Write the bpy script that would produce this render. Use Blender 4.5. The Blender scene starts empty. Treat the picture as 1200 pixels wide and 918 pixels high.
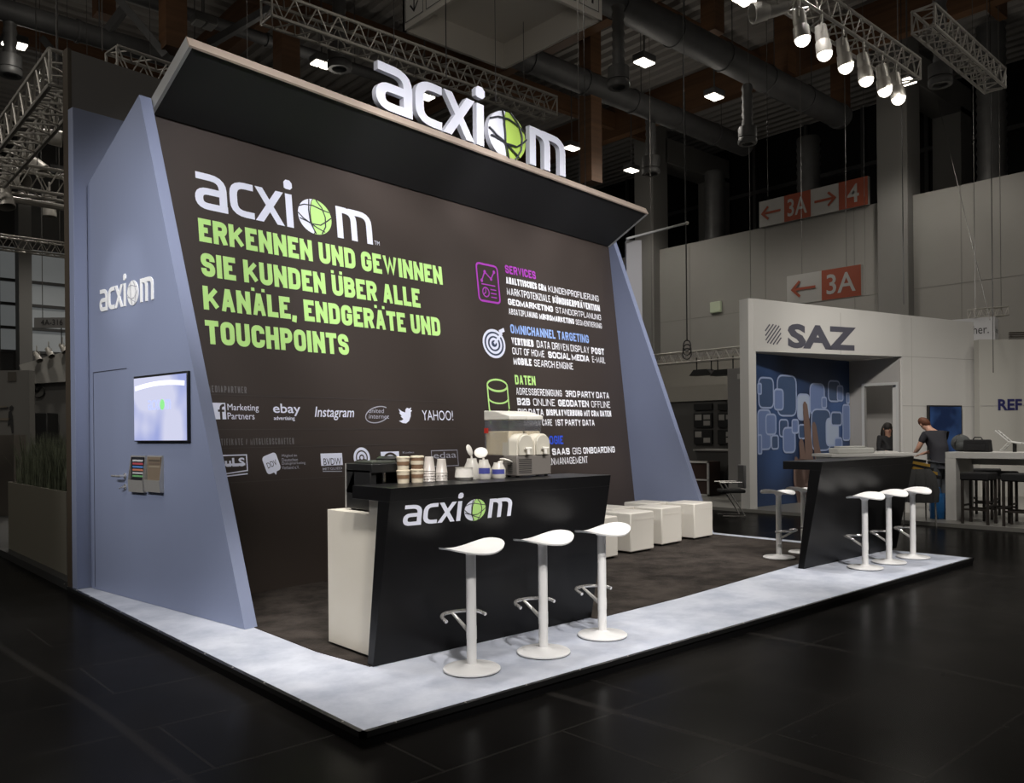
import bpy, bmesh, math, random
from mathutils import Vector as V, Matrix
random.seed(4)
SC = bpy.context.scene
COL = SC.collection

# ------------------------------------------------------------------ camera
FPX, CX, HY, ROLL, CZ = 970.0, 600.0, 508.0, math.radians(.55), 1.54   # focal length in pixels of the 1200x918 frame
_a = math.atan2(1687 - CX, FPX)
FW = V((math.cos(_a), math.sin(_a), 0)); RT = V((math.sin(_a), -math.cos(_a), 0)); UP = V((0, 0, 1))
CAM = V((0, 0, CZ))
cd = bpy.data.cameras.new('camera'); cam = bpy.data.objects.new('camera', cd); COL.objects.link(cam)
lx = RT * math.cos(ROLL) - UP * math.sin(ROLL); ly = RT * math.sin(ROLL) + UP * math.cos(ROLL)
cam.matrix_world = Matrix(((lx.x, ly.x, -FW.x, 0), (lx.y, ly.y, -FW.y, 0), (lx.z, ly.z, -FW.z, CZ), (0, 0, 0, 1)))
cd.sensor_fit = 'HORIZONTAL'; cd.sensor_width = 36; cd.lens = 36 * FPX / 1200
cd.shift_y = (HY - 459) / 1200; cd.clip_end = 200
SC.camera = cam

# ------------------------------------------------------------------ exposure, world
SC.view_settings.view_transform = 'Standard'
try: SC.view_settings.look = 'None'
except Exception: pass
SC.view_settings.exposure = 0.0; SC.view_settings.gamma = 1.0; SC.view_settings.use_curve_mapping = False
SC.cycles.use_denoising = True
SC.cycles.max_bounces = 6; SC.cycles.diffuse_bounces = 3; SC.cycles.glossy_bounces = 3
SC.cycles.transparent_max_bounces = 8; SC.cycles.sample_clamp_indirect = 4
wo = bpy.data.worlds.new('hall_air'); SC.world = wo; wo.use_nodes = True
wo.node_tree.nodes['Background'].inputs[0].default_value = (1, .96, .9, 1)
wo.node_tree.nodes['Background'].inputs[1].default_value = .055

# ------------------------------------------------------------------ lights of the stand and the hall, with added fill lights
def spot(name, loc, target, power, cone=60, blend=.6, rad=.12, col=(1, .95, .88)):
    d = bpy.data.lights.new(name, 'SPOT'); d.energy = power; d.spot_size = math.radians(cone); d.spot_blend = blend
    d.shadow_soft_size = rad; d.color = col
    o = bpy.data.objects.new(name, d); COL.objects.link(o); o.location = loc
    o.rotation_euler = (V(target) - V(loc)).to_track_quat('-Z', 'Y').to_euler()
    return o
# front row of truss lamps above the aisle, aimed at the stand's graphic wall
COOL = (.96, .95, 1)
for x, tx, pw in ((2.2, 3.8, 1600), (4.2, 5.6, 1250), (6.2, 7.6, 1300), (8.2, 9.2, 1750)):
    spot('stand_truss_lamp', (x, 1.4, 6.6), (tx, 7.2, 3.55), pw, 36, .7, .16, COOL)
# two unseen spots added to brighten the raised lettering
for x, tx in ((4.2, 5.4), (5.6, 7.0)):
    spot('lettering_fill', (x, 1.6, 6.2), (tx, 7.2, 5.25), 950, 24, .6, .1, COOL)
# lamps over the stand
for x, y, tx, ty, pw in ((2.9, 4.9, 2.9, 4.5, 380), (4.6, 5.2, 4.5, 4.3, 380), (6.4, 5.4, 6.3, 4.5, 440), (8.2, 5.4, 8.4, 4.9, 640), (9.7, 5.2, 9.6, 4.4, 380), (1.4, 6.6, 2.5, 5.8, 360)):
    spot('stand_ceiling_lamp', (x, y, 7.2), (tx, ty, 0), pw, 50, .8, .2, (1, .965, .94))
for x, tx, pw in ((1.6, 3.6, 900), (3.4, 5.2, 850), (6.4, 8.9, 1250)):  # unseen spots added from the aisle to brighten the stools
    spot('front_fill', (x, .4, 4.9), (tx, 4.4, .6), pw, 36, .8, .2, (1, .965, .94))
spot('front_fill', (5.2, 1.2, 6.2), (8.6, 6.7, .3), 1100, 26, .7, .2, (1, .965, .94))  # another added spot, brightens the cream cubes
spot('front_fill', (1.2, 2.2, 5.6), (2.8, 5.0, .7), 800, 24, .7, .15, (1, .965, .94))  # added spot that lifts the cream cabinet
# unseen spots added at the left to brighten the blue panel's outer face
for y, ty, tz in ((3.6, 6.5, 1.2), (5.4, 7.2, 2.0), (6.8, 8.0, 2.8)):
    spot('side_fill', (-2.6, y, 5.4), (2.4, ty, tz), 400, 42, .8, .2, (.97, .97, 1))
spot('side_fill', (-1.6, 6.6, 4.6), (2.38, 7.95, 2.95), 150, 13, .8, .1, (1, .99, .97))  # narrow added spot to whiten the panel logo
# the truss lamps at the right reach over to the white booths
for x, tx, ty in ((10.5, 15., 8.), (11.6, 17., 7.), (12.7, 17., 4.5)):
    spot('booth_lamp', (x, 4.95, 6.3), (tx, ty, 2.2), 850, 60, .9, .2, (1, .95, .88))
# unseen point light added below the hanging sign box to brighten it
d = bpy.data.lights.new('sign_fill', 'POINT'); d.energy = 26; d.shadow_soft_size = .2; d.color = (1, .93, .82)
o = bpy.data.objects.new('sign_fill', d); COL.objects.link(o); o.location = (7.6, 8.6, 8.2)
spot('booth_lamp', (10.6, 3.6, 6.2), (14.8, 3.9, .7), 650, 44, .9, .2, (1, .95, .88))  # extra unseen spot off the truss, added to brighten the high table
# down lights of the hall, plus unseen ones added to lift dark areas
for x, y, pw in ((6, -2, 260), (13, 1, 260), (17.9, 12.2, 300), (20.7, 8.6, 260), (15, 12.1, 200), (9.4, 17, 260), (3.9, 20.4, 420), (17.8, 17.2, 260), (20.8, 17.4, 200), (20, 2, 260), (-3, 11, 520), (8, 28, 500), (-1, 4, 120), (3.6, 15.5, 260), (7.4, 8.6, 60)):
    spot('hall_down_light', (x, y, 9.5), (x, y, 0), pw, 150, .5, .25, (1, .94, .85))
    d = bpy.data.lights.new('hall_roof_fill', 'POINT'); d.energy = 20; d.shadow_soft_size = .3; d.color = (1, .93, .82)   # added fill standing in for bounced light on the dark roof
    o = bpy.data.objects.new('hall_roof_fill', d); COL.objects.link(o); o.location = (x, y, 9.2)

# ------------------------------------------------------------------ measuring helpers: points on real planes
def ray(px, py):
    X = (px - CX) / FPX; Y = (HY - py) / FPX
    c, s = math.cos(ROLL), math.sin(ROLL)
    return FW + RT * (c * X + s * Y) + UP * (-s * X + c * Y)
def onpl(px, py, p0, n):
    d = ray(px, py); return CAM + d * ((V(p0) - CAM).dot(n) / d.dot(n))
def onz(px, py, z=0.): return onpl(px, py, (0, 0, z), UP)
def onx(px, py, x): return onpl(px, py, (x, 0, 0), V((1, 0, 0)))
def ony(px, py, y): return onpl(px, py, (0, y, 0), V((0, 1, 0)))
def atd(px, py, d): return CAM + ray(px, py) * d
PZ = .08                                             # platform height
B0 = V((2.297, 8.656, 0)); BD = V((.1288, -.9917, 0)); WD = V((.9917, .1288, 0))   # stand frame: WD along the wall, BD towards the front
def W(s, t, z): return V((B0.x + WD.x * s + BD.x * t, B0.y + WD.y * s + BD.y * t, z))
KT = .11                                             # the graphic wall leans back
def WALL(s, z, off=0.): return W(s, 1.46 - KT * (z - PZ) + off, z + off * KT)
_wn = BD + UP * KT
def WP(px, py):
    q = onpl(px, py, W(0, 1.46, PZ), _wn); d = q - B0; return d.dot(WD), q.z

# ------------------------------------------------------------------ materials
MATS = {}
def mat(name, col, rough=.5, metal=0., var=0., scale=8., bump=0., bscale=60., spec=.5, trans=0., emit=None, es=0., alpha=1., stretch=None):
    if name in MATS: return MATS[name]
    m = bpy.data.materials.new(name); m.use_nodes = True; nt = m.node_tree; b = nt.nodes['Principled BSDF']
    b.inputs['Base Color'].default_value = (*col, 1); b.inputs['Roughness'].default_value = rough
    b.inputs['Metallic'].default_value = metal; b.inputs['Specular IOR Level'].default_value = spec
    b.inputs['Transmission Weight'].default_value = trans; b.inputs['Alpha'].default_value = alpha
    if emit: b.inputs['Emission Color'].default_value = (*emit, 1); b.inputs['Emission Strength'].default_value = es
    if var or bump:
        tc = nt.nodes.new('ShaderNodeTexCoord'); mp = nt.nodes.new('ShaderNodeMapping')
        nt.links.new(tc.outputs['Object'], mp.inputs[0])
        if stretch: mp.inputs['Scale'].default_value = stretch
        if var:
            n = nt.nodes.new('ShaderNodeTexNoise'); n.inputs['Scale'].default_value = scale; n.inputs['Detail'].default_value = 6
            nt.links.new(mp.outputs[0], n.inputs['Vector'])
            r = nt.nodes.new('ShaderNodeValToRGB'); r.color_ramp.elements[0].position = .3; r.color_ramp.elements[1].position = .7
            r.color_ramp.elements[0].color = (*[c * (1 - var) for c in col], 1); r.color_ramp.elements[1].color = (*[min(1, c * (1 + var)) for c in col], 1)
            nt.links.new(n.outputs['Fac'], r.inputs[0]); nt.links.new(r.outputs[0], b.inputs['Base Color'])
        if bump:
            n2 = nt.nodes.new('ShaderNodeTexNoise'); n2.inputs['Scale'].default_value = bscale; n2.inputs['Detail'].default_value = 4
            nt.links.new(mp.outputs[0], n2.inputs['Vector'])
            bp = nt.nodes.new('ShaderNodeBump'); bp.inputs['Strength'].default_value = bump; bp.inputs['Distance'].default_value = .02
            nt.links.new(n2.outputs['Fac'], bp.inputs['Height']); nt.links.new(bp.outputs[0], b.inputs['Normal'])
    MATS[name] = m; return m
def floor_mat():
    m = mat('hall_floor', (.008, .0076, .0072), .2, spec=.1)
    nt = m.node_tree; b = nt.nodes['Principled BSDF']
    tc = nt.nodes.new('ShaderNodeTexCoord')
    n = nt.nodes.new('ShaderNodeTexNoise'); n.inputs['Scale'].default_value = .7; n.inputs['Detail'].default_value = 8
    nt.links.new(tc.outputs['Object'], n.inputs['Vector'])
    r = nt.nodes.new('ShaderNodeValToRGB'); r.color_ramp.elements[0].position = .35; r.color_ramp.elements[1].position = .75
    r.color_ramp.elements[0].color = (.005, .0047, .0044, 1); r.color_ramp.elements[1].color = (.0125, .0115, .0105, 1)
    nt.links.new(n.outputs['Fac'], r.inputs[0])
    # slab seams
    br = nt.nodes.new('ShaderNodeTexBrick'); br.inputs['Scale'].default_value = .33; br.inputs['Mortar Size'].default_value = .003; br.inputs['Mortar Smooth'].default_value = .4
    br.inputs['Color1'].default_value = (0, 0, 0, 1); br.inputs['Color2'].default_value = (0, 0, 0, 1); br.inputs['Mortar'].default_value = (1, 1, 1, 1)
    nt.links.new(tc.outputs['Object'], br.inputs['Vector'])
    # wheel scratches: thin bands of a warped wave
    wv = nt.nodes.new('ShaderNodeTexWave'); wv.inputs['Scale'].default_value = .16; wv.inputs['Distortion'].default_value = 9; wv.inputs['Detail Scale'].default_value = .35
    nt.links.new(tc.outputs['Object'], wv.inputs['Vector'])
    r2 = nt.nodes.new('ShaderNodeValToRGB'); r2.color_ramp.elements[0].position = .9994; r2.color_ramp.elements[1].position = 1.
    nt.links.new(wv.outputs['Fac'], r2.inputs[0])
    ad = nt.nodes.new('ShaderNodeMath'); ad.operation = 'MAXIMUM'
    nt.links.new(br.outputs['Color'], ad.inputs[0]); nt.links.new(r2.outputs[0], ad.inputs[1])
    mx = nt.nodes.new('ShaderNodeMixRGB'); mx.inputs[2].default_value = (.06, .055, .05, 1)
    ml = nt.nodes.new('ShaderNodeMath'); ml.operation = 'MULTIPLY'; ml.inputs[1].default_value = .2
    nt.links.new(ad.outputs[0], ml.inputs[0]); nt.links.new(ml.outputs[0], mx.inputs[0])
    nt.links.new(r.outputs[0], mx.inputs[1]); nt.links.new(mx.outputs[0], b.inputs['Base Color'])
    n3 = nt.nodes.new('ShaderNodeTexNoise'); n3.inputs['Scale'].default_value = 3.; n3.inputs['Detail'].default_value = 7
    nt.links.new(tc.outputs['Object'], n3.inputs['Vector'])
    mr = nt.nodes.new('ShaderNodeMapRange'); mr.inputs[3].default_value = .17; mr.inputs[4].default_value = .31
    nt.links.new(n3.outputs['Fac'], mr.inputs[0]); nt.links.new(mr.outputs[0], b.inputs['Roughness'])
    # worn floor: only part of the surface film is glossy
    df = nt.nodes.new('ShaderNodeBsdfDiffuse'); mxs = nt.nodes.new('ShaderNodeMixShader'); mxs.inputs[0].default_value = .5
    nt.links.new(mx.outputs[0], df.inputs[0]); nt.links.new(df.outputs[0], mxs.inputs[1]); nt.links.new(b.outputs[0], mxs.inputs[2])
    nt.links.new(mxs.outputs[0], nt.nodes['Material Output'].inputs[0])
    return m
FLOOR = floor_mat()
BLUE = mat('blue_panel', (.24, .275, .395), .6, var=.03, scale=1.2, stretch=(1, 1, .25))
DARKPRINT = mat('dark_brown_print', (.040, .0288, .0226), .55, var=.05, scale=1)
WHITEINK = mat('white_print', (.82, .84, .95), .55)
PUREWHITE = mat('bright_white_print', (.93, .93, .94), .55)
PALEINK = mat('pale_print', (.42, .42, .47), .6)
GREYINK = mat('grey_print', (.15, .142, .14), .6)
RULEINK = mat('rule_print', (.055, .045, .04), .6)
GREENINK = mat('green_print', (.53, .85, .26), .55)
MAGENTA = mat('magenta_print', (.42, .05, .46), .55)
SKYINK = mat('light_blue_print', (.30, .45, .80), .55)
BLUEINK = mat('blue_print', (.03, .09, .62), .55)
DARKINK = mat('dark_print', (.03, .027, .03), .6)
WIRE = mat('globe_wire', (.03, .032, .04), .5)
LETTERWHITE = mat('letter_white', (.80, .81, .88), .45)
LETTERGREEN = mat('letter_green', (.52, .74, .13), .45)
CANOPY = mat('canopy_black', (.016, .016, .016), .7)
LIP = mat('canopy_lip', (.40, .32, .25), .6, var=.08, scale=6)
LIPGREY = mat('canopy_lip_grey', (.36, .36, .345), .6)
DARKWALL = mat('dark_grey_wall', (.15, .143, .135), .7)
BLACKMDF = mat('black_laminate', (.007, .0068, .0072), .34, spec=.22, bump=.02, bscale=200)
CREAM = mat('cream_laminate', (.72, .67, .57), .5)
CUBEW = mat('cube_cream_leatherette', (.78, .74, .66), .5, bump=.05, bscale=120)
STOOLW = mat('stool_white', (.86, .85, .83), .35)
WIRED = mat('wire_dark', (.11, .105, .10), .5)
CHROME = mat('chrome', (.8, .78, .75), .2, .75)
STEEL = mat('brushed_steel', (.6, .58, .54), .35, .55)
ALU = mat('truss_aluminium', (.42, .40, .365), .45, .3)
GALV = mat('galvanised_duct', (.12, .12, .12), .5, .4, var=.15, scale=3)
DUCTDARK = mat('dark_duct', (.075, .075, .077), .6, .1, var=.2, scale=2)
WOOD = mat('glulam_timber', (.12, .058, .026), .6, var=.25, scale=2, stretch=(.2, .2, 6))
DECK = mat('roof_deck', (.34, .32, .30), .6)
CONC = mat('painted_concrete', (.26, .25, .234), .8, var=.04, scale=.8)
PILLAR = mat('pillar_concrete', (.19, .185, .175), .8, var=.04, scale=.8)
GLASSD = mat('dark_window_glass', (.01, .01, .011), .25)
MULL = mat('window_mullion', (.05, .05, .05), .5)
WALLW = mat('white_panel', (.58, .57, .55), .6)
WALLG = mat('grey_panel', (.30, .29, .28), .65)
BLACK = mat('black_plastic', (.012, .012, .012), .4)
BLACKCLOTH = mat('black_fabric', (.012, .012, .013), .9, bump=.2, bscale=90)
RED = mat('sign_red', (.30, .06, .025), .6)
SIGNW = mat('sign_white', (.42, .41, .395), .6)
LAMPGLOW = mat('lamp_glow', (1, .95, .85), .5, emit=(1, .93, .8), es=4.)
SKIN = mat('skin', (.36, .2, .14), .55)
HAIRB = mat('brown_hair', (.045, .02, .01), .7, bump=.4, bscale=80)
HAIRD = mat('dark_hair', (.012, .008, .006), .6, bump=.4, bscale=80)
def carpet(name, c1, c2, sc, bs, bump=.5):
    m = mat(name, c1, .95, spec=.1); nt = m.node_tree; b = nt.nodes['Principled BSDF']
    tc = nt.nodes.new('ShaderNodeTexCoord')
    n = nt.nodes.new('ShaderNodeTexNoise'); n.inputs['Scale'].default_value = sc; n.inputs['Detail'].default_value = 9; n.inputs['Roughness'].default_value = .65
    nt.links.new(tc.outputs['Object'], n.inputs['Vector'])
    r = nt.nodes.new('ShaderNodeValToRGB'); r.color_ramp.elements[0].position = .36; r.color_ramp.elements[1].position = .62
    r.color_ramp.elements[0].color = (*c1, 1); r.color_ramp.elements[1].color = (*c2, 1)
    nt.links.new(n.outputs['Fac'], r.inputs[0]); nt.links.new(r.outputs[0], b.inputs['Base Color'])
    n2 = nt.nodes.new('ShaderNodeTexNoise'); n2.inputs['Scale'].default_value = bs
    nt.links.new(tc.outputs['Object'], n2.inputs['Vector'])
    bp = nt.nodes.new('ShaderNodeBump'); bp.inputs['Strength'].default_value = bump; bp.inputs['Distance'].default_value = .01
    nt.links.new(n2.outputs['Fac'], bp.inputs['Height']); nt.links.new(bp.outputs[0], b.inputs['Normal'])
    return m
GREYCARPET = carpet('pale_grey_carpet', (.40, .43, .505), (.56, .585, .65), 2.2, 220, .2)
DARKCARPET = carpet('dark_brown_carpet', (.025, .021, .018), (.06, .050, .043), 3.5, 70, .9)

# ------------------------------------------------------------------ mesh builder
class MB:
    def __init__(s): s.v = []; s.f = []
    def add(s, vs, fs):
        o = len(s.v); s.v += [tuple(v) for v in vs]; s.f += [tuple(i + o for i in f) for f in fs]; return s
    def box(s, c, size, ax=None):
        ax = ax or (V((1, 0, 0)), V((0, 1, 0)), V((0, 0, 1))); c = V(c)
        h = [a * (k / 2) for a, k in zip(ax, size)]
        vs = [c + h[0] * i + h[1] * j + h[2] * k for i in (-1, 1) for j in (-1, 1) for k in (-1, 1)]
        return s.add(vs, [(0, 1, 3, 2), (4, 6, 7, 5), (0, 4, 5, 1), (2, 3, 7, 6), (0, 2, 6, 4), (1, 5, 7, 3)])
    def box2(s, a, b):
        a, b = V(a), V(b); return s.box((a + b) / 2, [abs(b[i] - a[i]) for i in range(3)])
    def prism(s, poly, vec):
        poly = [V(p) for p in poly]; vec = V(vec); n = len(poly)
        vs = poly + [p + vec for p in poly]
        fs = [tuple(range(n - 1, -1, -1)), tuple(range(n, 2 * n))] + [(i, (i + 1) % n, n + (i + 1) % n, n + i) for i in range(n)]
        return s.add(vs, fs)
    def quad(s, *p): return s.add(p, [tuple(range(len(p)))])
    def tube(s, pts, r, n=8, closed=False, caps=True):
        pts = [V(p) for p in pts]; m = len(pts); rs = r if isinstance(r, (list, tuple)) else [r] * m
        vs = []; u = None
        for i, p in enumerate(pts):
            if closed: t = pts[(i + 1) % m] - pts[i - 1]
            else: t = pts[min(i + 1, m - 1)] - pts[max(i - 1, 0)]
            t.normalize()
            if u is None: u = t.orthogonal().normalized()
            else: u = (u - t * u.dot(t)); u = u.normalized() if u.length > 1e-6 else t.orthogonal().normalized()
            w = t.cross(u)
            vs += [p + (u * math.cos(2 * math.pi * k / n) + w * math.sin(2 * math.pi * k / n)) * rs[i] for k in range(n)]
        fs = []
        for i in range(m if closed else m - 1):
            j = (i + 1) % m
            fs += [(i * n + k, i * n + (k + 1) % n, j * n + (k + 1) % n, j * n + k) for k in range(n)]
        if caps and not closed: fs += [tuple(range(n - 1, -1, -1)), tuple(range((m - 1) * n, m * n))]
        return s.add(vs, fs)
    def lathe(s, prof, c=(0, 0, 0), n=24, axis=None, cap=True):
        c = V(c); ax = V(axis or (0, 0, 1)).normalized(); u = ax.orthogonal().normalized(); w = ax.cross(u)
        vs = []; fs = []
        for r, z in prof:
            vs += [c + ax * z + (u * math.cos(2 * math.pi * k / n) + w * math.sin(2 * math.pi * k / n)) * max(r, 1e-4) for k in range(n)]
        for i in range(len(prof) - 1):
            fs += [(i * n + k, i * n + (k + 1) % n, (i + 1) * n + (k + 1) % n, (i + 1) * n + k) for k in range(n)]
        if cap: fs += [tuple(range(n - 1, -1, -1)), tuple(range((len(prof) - 1) * n, len(prof) * n))]
        return s.add(vs, fs)
    def ball(s, c, r, nu=16, nv=10, rot=None):
        r = r if isinstance(r, (list, tuple)) else (r, r, r); c = V(c); vs = []; fs = []
        for i in range(nv + 1):
            ph = math.pi * i / nv
            for k in range(nu):
                th = 2 * math.pi * k / nu
                q = V((r[0] * math.sin(ph) * math.cos(th), r[1] * math.sin(ph) * math.sin(th), r[2] * math.cos(ph)))
                if rot: q = rot @ q
                vs.append(c + q)
        for i in range(nv):
            fs += [(i * nu + k, (i + 1) * nu + k, (i + 1) * nu + (k + 1) % nu, i * nu + (k + 1) % nu) for k in range(nu)]
        return s.add(vs, fs)
    def build(s, name, m, parent=None, angle=35, bevel=0., mod=None):
        me = bpy.data.meshes.new(name); me.from_pydata(s.v, [], s.f)
        bm = bmesh.new(); bm.from_mesh(me); bmesh.ops.remove_doubles(bm, verts=bm.verts, dist=1e-6)
        bmesh.ops.recalc_face_normals(bm, faces=bm.faces); bm.to_mesh(me); bm.free()
        me.polygons.foreach_set('use_smooth', [True] * len(me.polygons)); me.set_sharp_from_angle(angle=math.radians(angle))
        me.materials.append(m); o = bpy.data.objects.new(name, me); COL.objects.link(o)
        if bevel:
            b = o.modifiers.new('bevel', 'BEVEL'); b.width = bevel; b.segments = 2; b.limit_method = 'ANGLE'
        if parent is not None: adopt(o, parent)
        return o
def wmat(o):
    m = Matrix.LocRotScale(o.location, o.rotation_euler, o.scale)
    return (wmat(o.parent) @ o.matrix_parent_inverse @ m) if o.parent else m
def adopt(o, parent):
    o.parent = parent; o.matrix_parent_inverse = wmat(parent).inverted()
def tag(o, label, cat=None, group=None, kind=None):
    o['label'] = label
    if cat: o['category'] = cat
    if group: o['group'] = group
    if kind: o['kind'] = kind
    return o
def thing(name, loc, label, cat, group=None, rz=0.):
    o = bpy.data.objects.new(name, None); COL.objects.link(o); o.empty_display_size = .1
    o.location = loc; o.rotation_euler = (0, 0, rz); return tag(o, label, cat, group)
def struct(o): o['kind'] = 'structure'; return o
def kids(o): return [c for c in COL.objects if c.parent is o]
def dup(o, parent=None):
    c = o.copy(); COL.objects.link(c)
    if parent is not None: c.parent = parent
    for k in kids(o): dup(k, c)
    return c

# ------------------------------------------------------------------ stroke lettering (2-D)
def rnd(pts, r, n=5, closed=False):
    out = []; m = len(pts)
    for i, p in enumerate(pts):
        if len(p) < 3 or (not closed and i in (0, m - 1)): out.append((p[0], p[1])); continue
        a = pts[i - 1]; b = pts[(i + 1) % m]; P = V(p[:2]); A = V(a[:2]) - P; Bv = V(b[:2]) - P
        la, lb = A.length, Bv.length
        ra = min(r * p[2], la * (.5 if len(a) > 2 else .95), lb * (.5 if len(b) > 2 else .95))
        s = P + A * (ra / la); e = P + Bv * (ra / lb)
        for k in range(n + 1):
            t = k / n; q = s * (1 - t) ** 2 + P * 2 * t * (1 - t) + e * t * t; out.append((q.x, q.y))
    return out
def ribbon(pts, w, closed=False):
    """left and right outline of a stroke of width w"""
    pts = [V(p[:2]) for p in pts]; q = [pts[0]]
    for p in pts[1:]:
        if (p - q[-1]).length > 1e-5: q.append(p)
    if closed and (q[0] - q[-1]).length < 1e-5: q.pop()
    m = len(q); L = []; R_ = []
    for i in range(m):
        if closed: t1 = (q[i] - q[i - 1]); t2 = (q[(i + 1) % m] - q[i])
        else:
            t1 = q[i] - q[i - 1] if i else q[1] - q[0]; t2 = q[i + 1] - q[i] if i < m - 1 else q[i] - q[i - 1]
        t1.normalize(); t2.normalize(); n1 = V((-t1.y, t1.x)); n2 = V((-t2.y, t2.x)); n = n1 + n2
        if n.length < 1e-4: n = n1.copy()
        n.normalize(); k = 1 / max(.45, n.dot(n1)); L.append(q[i] + n * (w / 2 * k)); R_.append(q[i] - n * (w / 2 * k))
    return L, R_, closed
GL = {
 'A': ([[(0, 0), (.42, 1), (.58, 1), (1, 0)], [(.16, .27), (.84, .27)]], 1.05),
 'B': ([[(0, 0), (0, 1), (.95, 1, 1), (.95, .53, 1), (0, .53)], [(0, .53), (1, .53, 1), (1, 0, 1), (0, 0)]], 1),
 'C': ([[(1, .68), (1, 1, 1), (0, 1, 1), (0, 0, 1), (1, 0, 1), (1, .32)]], 1),
 'D': ([[(0, 0), (0, 1), (1, 1, 1), (1, 0, 1), (0, 0)]], 1),
 'E': ([[(1, 1), (0, 1), (0, 0), (1, 0)], [(0, .52), (.88, .52)]], .8),
 'F': ([[(1, 1), (0, 1), (0, -.0)], [(0, .5), (.88, .5)]], .78),
 'G': ([[(1, .68), (1, 1, 1), (0, 1, 1), (0, 0, 1), (1, 0, 1), (1, .46), (.52, .46)]], 1),
 'H': ([[(0, 0), (0, 1)], [(1, 0), (1, 1)], [(0, .52), (1, .52)]], 1),
 'I': ([[(0, 0), (0, 1)]], 0),
 'K': ([[(0, 0), (0, 1)], [(1.0, 1), (.1, .38)], [(.36, .58), (1.06, 0)]], 1.15),
 'L': ([[(0, 1), (0, 0), (1, 0)]], .75),
 'M': ([[(0, 0), (0, 1), (.5, .1), (1, 1), (1, 0)]], 1.35),
 'N': ([[(0, 0), (0, 1)], [(1, 0), (1, 1)], [(.04, .98), (.96, .02)]], 1.05),
 'O': ([[(0, .5), (0, 1, 1), (1, 1, 1), (1, 0, 1), (0, 0, 1), (0, .5)]], 1),
 'P': ([[(0, 0), (0, 1), (1, 1, 1), (1, .42, 1), (0, .42)]], .95),
 'R': ([[(0, 0), (0, 1), (1, 1, 1), (1, .48, 1), (0, .48)], [(.6, .48), (1.02, 0)]], 1),
 'S': ([[(1, .7), (1, 1, 1), (0, 1, 1), (0, .54, 1), (1, .48, 1), (1, 0, 1), (0, 0, 1), (0, .3)]], .95),
 'T': ([[(0, 1), (1, 1)], [(.5, 0), (.5, 1)]], .9),
 'U': ([[(0, 1), (0, 0, 1), (1, 0, 1), (1, 1)]], 1),
 'V': ([[(0, 1), (.5, .02), (1, 1)]], 1.05),
 'W': ([[(0, 1), (.26, 0.02), (.5, .92), (.74, 0.02), (1, 1)]], 1.75),
 'Y': ([[(0, 1), (.5, .45), (1, 1)], [(.5, .45), (.5, 0)]], 1.05),
 'Z': ([[(0, 1), (1, 1), (0, 0), (1, 0)]], .9),
 '1': ([[(.2, .8), (.7, 1), (.7, 0)]], .55),
 '2': ([[(0, .7), (0, 1, 1), (1, 1, 1), (1, .55, 1), (0, .12), (0, 0), (1, 0)]], .9),
 '3': ([[(0, .8), (0, 1, 1), (1, 1, 1), (1, .53, 1), (.35, .53)], [(.35, .53), (1, .53, 1), (1, 0, 1), (0, 0, 1), (0, .22)]], .9),
 '4': ([[(.78, 0), (.78, 1), (0, .3), (1, .3)]], .95),
 ',': ([[(.3, .1), (.3, 0), (-.6, -.3)]], .12),
 '-': ([[(0, .45), (1, .45)]], .45),
 '/': ([[(0, 0), (1, 1)]], .6),
 '&': ([[(1, 0), (.1, .8), (.5, 1, 1), (.8, .75), (0, .3), (.3, 0, 1), (1, .4)]], 1),
}
def caps_text(text, h, stroke, width, gap=None):
    """ribbons for one line of block capitals fitted to width"""
    gap = stroke * .55 if gap is None else gap
    units = 0.; fixed = 0.
    for c in text:
        if c == ' ': fixed += max(stroke * 1.2, h * .3); continue
        base = {'Ü': 'U', 'Ä': 'A', 'Ö': 'O'}.get(c, c); units += GL[base][1]; fixed += stroke + gap
    fixed -= gap; un = max(.02 * h, (width - fixed) / max(units, .1)); x = 0.; out = []
    for c in text:
        if c == ' ': x += max(stroke * 1.2, h * .3); continue
        base = {'Ü': 'U', 'Ä': 'A', 'Ö': 'O'}.get(c, c); strokes, wu = GL[base]; w = wu * un; r = min(w * .5, h * .22) if w else 0
        hh = h - stroke
        for st in strokes:
            p = []
            for i, q in enumerate(st):
                y = stroke / 2 + q[1] * hh
                ends = i in (0, len(st) - 1)
                if ends and q[1] in (0, 1) and len(q) == 2:
                    nb = st[1] if i == 0 else st[-2]
                    if abs(nb[0] - q[0]) < .6 and abs(nb[1] - q[1]) > .2: y = 0. if q[1] == 0 else h   # stems run to the full height
                p.append((x + stroke / 2 + q[0] * w, y) + tuple(q[2:]))
            # flat ends of horizontals reach the full advance
            pr = rnd(p, r)
            for e, nb in ((0, 1), (-1, -2)):
                if abs(pr[e][1] - pr[nb][1]) < 1e-6 and pr[e][0] != pr[nb][0]:
                    dx = stroke / 2 * (1 if pr[e][0] > pr[nb][0] else -1)
                    if abs(pr[e][0] + dx - x) < stroke * .1 or abs(pr[e][0] + dx - (x + w + stroke)) < stroke * .1: pr[e] = (pr[e][0] + dx, pr[e][1])
            diag = base in 'NMWVAK' and any(abs(pr[q_][0] - pr[q_ + 1][0]) > .02 * h and abs(pr[q_][1] - pr[q_ + 1][1]) > .2 * h for q_ in range(len(pr) - 1))
            L, R_, cl = ribbon(pr, stroke * (.84 if diag else 1))
            if c not in ',': 
                for p in L + R_: p.y = min(max(p.y, 0), h)
            out.append((L, R_, cl))
        if c in 'ÜÄÖ':
            for fx in (0, 1): out.append(ribbon([(x + fx * (w + stroke * .3) , h * 1.14), (x + fx * (w + stroke * .3) + stroke * .7, h * 1.14)], stroke * .62))
        x += w + stroke + gap
    return out
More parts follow.
